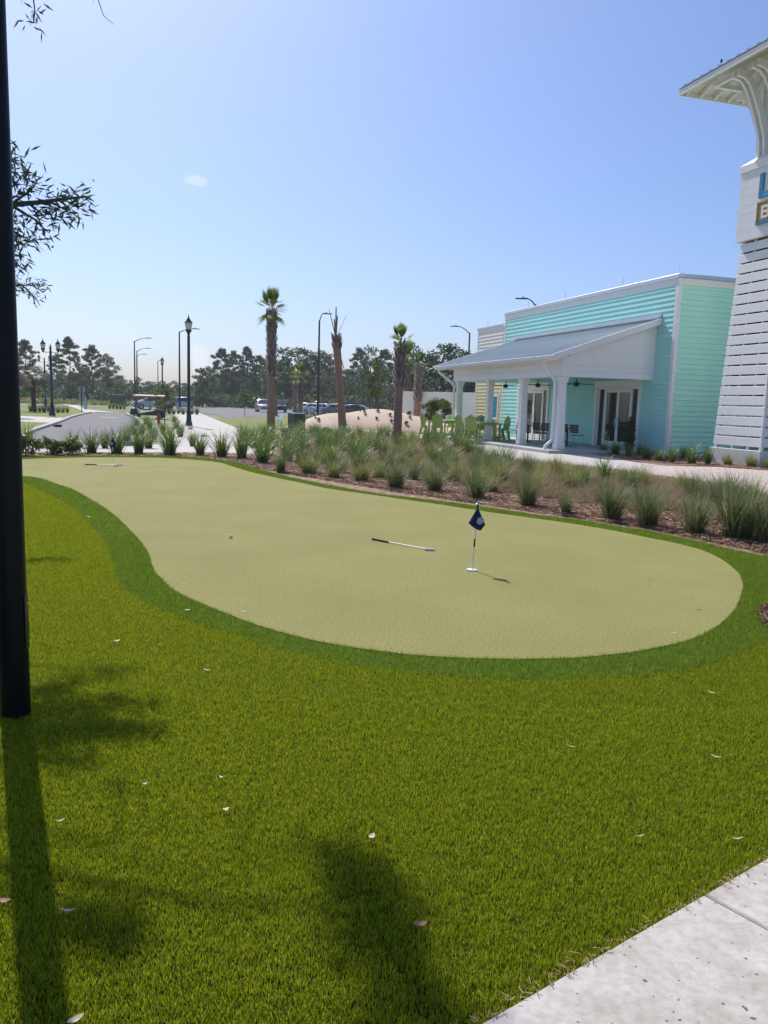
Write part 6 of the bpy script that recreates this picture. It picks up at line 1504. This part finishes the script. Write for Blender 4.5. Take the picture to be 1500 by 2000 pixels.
vis = [  # branches that show in the picture
    ([tr[2], S(-60, 440), S(20, 400), S(80, 395), S(130, 388), S(172, 384)], 0.03), ([S(20, 400), S(60, 372), S(78, 345)], 0.012), ([S(-60, 440), S(0, 350), S(22, 300)], 0.014), ([S(-20, 400), S(30, 360), S(45, 340)], 0.012),
    ([S(20, 400), S(70, 430), S(95, 455)], 0.012), ([S(-10, 430), S(40, 460), S(66, 472)], 0.012), ([S(-60, 440), S(10, 480), S(38, 520)], 0.014), ([S(90, 392), S(130, 410), S(142, 435)], 0.008), ([S(120, 389), S(150, 400), S(163, 392)], 0.006), ([S(60, 400), S(85, 420), S(98, 415)], 0.008),
    ([tr[1] + (0, 0.1, 0.9), S(-80, 560, 9.6), S(10, 548, 9.8), S(50, 562, 9.9), S(76, 590, 9.9)], 0.022), ([S(40, 560, 9.9), S(65, 552, 9.9), S(82, 556, 9.9)], 0.008), ([S(10, 548, 9.8), S(28, 553, 9.8), S(36, 556, 9.8)], 0.008), ([S(10, 400), S(18, 450), S(30, 500)], 0.008), ([S(20, 330), S(28, 318), S(34, 350)], 0.006)]
for pts, r in vis: branch(pts, r); twigs.append((np.array([np.array(p) for p in pts])[-3:], 1.0))
hang = [([tr[4], S(40, -120, 6.6), S(62, -30, 6.6), S(68, 20, 6.6), S(66, 46, 6.6)], 0.012)]
for pts, r in hang: branch(pts, r); twigs.append((np.array(pts)[-2:], 0.8))
branch([tr[4], S(150, -160, 6.4), S(185, -20, 6.4), S(202, 30, 6.4), S(222, 48, 6.4)], 0.007)
branch([S(160, -100, 6.4), S(178, -10, 6.4), S(184, 6, 6.4)], 0.004)
# the rest of the crown, above and to the left of the frame
def shade_ok(c):                                    # where the crown's shadow lies on the turf
    s_ = np.array(c) - np.array(sd) * (c[2] / sd.z); x, y, w = proj(s_)
    if w < 0.3 or x < -60 or y > 2120 or y < 900: return 'out'
    for (ex, ey, rx, ry, nm) in ((680, 1715, 55, 45, 'mid'), (765, 1760, 60, 50, 'mid'), (720, 1850, 60, 50, 'mid'), (810, 1890, 45, 45, 'mid'), (790, 1985, 80, 60, 'mid'), (250, 1850, 70, 60, 'low'), (110, 1085, 95, 40, 'far'), (235, 1350, 130, 50, 'near'), (190, 1450, 150, 60, 'near')):
        if ((x - ex) / rx) ** 2 + ((y - ey) / ry) ** 2 < 1: return nm
    return None
quota = {'out': 70, 'mid': 24, 'low': 4, 'far': 0, 'near': 16}
def hidden(p):
    x, y, w = proj(p); return w < 0.5 or x < -25 or y < -45
made = 0
LM = np.array([-2.75, 7.9, 7.1]); branch([tr[4], tr[4] * 0.55 + LM * 0.45 + (0, 0, 0.35), tr[4] * 0.2 + LM * 0.8 + (0, 0, 0.25), LM], 0.035)
for _ in range(40000):
    c = np.array([TB[0] + g.uniform(-2.8, 4.8), TB[1] + g.uniform(-3.4, 4.2), g.uniform(2.6, 8.6)])
    if ((c[0] + 5.2) / 3.7) ** 2 + ((c[1] - 8.8) / 4.0) ** 2 + ((c[2] - 5.6) / 3.2) ** 2 > 1: continue
    nm_ = shade_ok(c)
    if nm_ is None or quota[nm_] <= 0: continue
    s = min(tr[2:], key=lambda q: abs(q[2] - (c[2] - 1.2)))
    if nm_ == 'mid': s = LM
    m1 = s * 0.6 + c * 0.4 + np.array([0, 0, g.uniform(0, 0.5)]); m2 = s * 0.25 + c * 0.75
    e2 = c + np.array([g.uniform(-.2, .2), g.uniform(-.2, .2), g.uniform(-0.25, 0.1)])
    if not all(hidden(p) for p in (m1, m2, c, e2)): continue
    branch([s, m1, m2, c, e2], 0.02 if nm_ != 'mid' else 0.008); twigs.append((np.array([c + (m2 - c) / max(1e-6, np.linalg.norm(m2 - c)) * 0.22, c, e2]), 0.6 if nm_ == 'mid' else 1.0)); made += 1; quota[nm_] -= 1
    if sum(quota.values()) == 0: break
mb.build('trunk', m_bark2, lo, True)
V = []
for pl, dens in twigs:
    seg = np.diff(pl, axis=0); L = np.linalg.norm(seg, axis=1).sum(); n_ = int(L * 190 * dens) + 16
    for _ in range(n_):
        t = g.random() * (len(pl) - 1); k = int(t); p = pl[k] + (pl[k + 1] - pl[k]) * (t - k)
        p = p + gn.normal(0, 0.045, 3)
        d = (pl[k + 1] - pl[k]); d = d / np.linalg.norm(d) * 0.5 + gn.normal(0, 0.55, 3) + np.array([0, 0, -0.1]); d /= np.linalg.norm(d)
        s = np.cross(d, gn.normal(0, 1, 3)); s /= np.linalg.norm(s); l = g.uniform(0.055, 0.10); w = l * 0.10
        V += [p - TB, p + d * l * 0.45 + s * w - TB, p + d * l - TB, p + d * l * 0.45 - s * w - TB]
link_mesh('leaves', faces_mesh('leaves', V, np.arange(len(V)).reshape(-1, 4)), LEAF('willow_oak_leaf', [(0.06, 0.08, 0.035), (0.09, 0.115, 0.05), (0.14, 0.16, 0.08)], 0.42, 0.45, 0.3), lo)

# a bee in the air by the tower roof
a = AT(1409, 119, 4.0); bee = empty('bee', tuple(a), R(40), 'tiny dark flying insect in the sky left of the tower roof', 'insect')
MB().lathe([(0.0005, -0.009), (0.004, -0.006), (0.0052, 0), (0.004, 0.006), (0.0008, 0.010)], 10).build('body', m_trim, bee, True)
for s in (-1, 1): MB().hexa([(0, 0, 0.002), (s * 0.009, 0.002, 0.008), (s * 0.010, -0.002, 0.006), (s * 0.001, -0.001, 0), (0, 0.0004, 0.0023), (s * 0.009, 0.0024, 0.0083), (s * 0.010, -0.0016, 0.0063), (s * 0.001, -0.0006, 0.0003)]).build('wing', m_signback, bee)

# ================================================================== AIR
hz = MB().box(-420, 420, -60, 520, -1.2, 26).build('haze', None); tag(hz, 'thin pale summer haze filling the air', 'haze', kind='stuff')
m = bpy.data.materials.new('summer_haze'); m.use_nodes = True; n = m.node_tree.nodes; n.remove(n['Principled BSDF'])
pv = n.new('ShaderNodeVolumePrincipled'); pv.inputs['Color'].default_value = (0.86, 0.93, 1.0, 1); pv.inputs['Density'].default_value = 0.0004; pv.inputs['Anisotropy'].default_value = 0.25
m.node_tree.links.new(pv.outputs[0], n['Material Output'].inputs['Volume']); hz.data.materials.append(m)
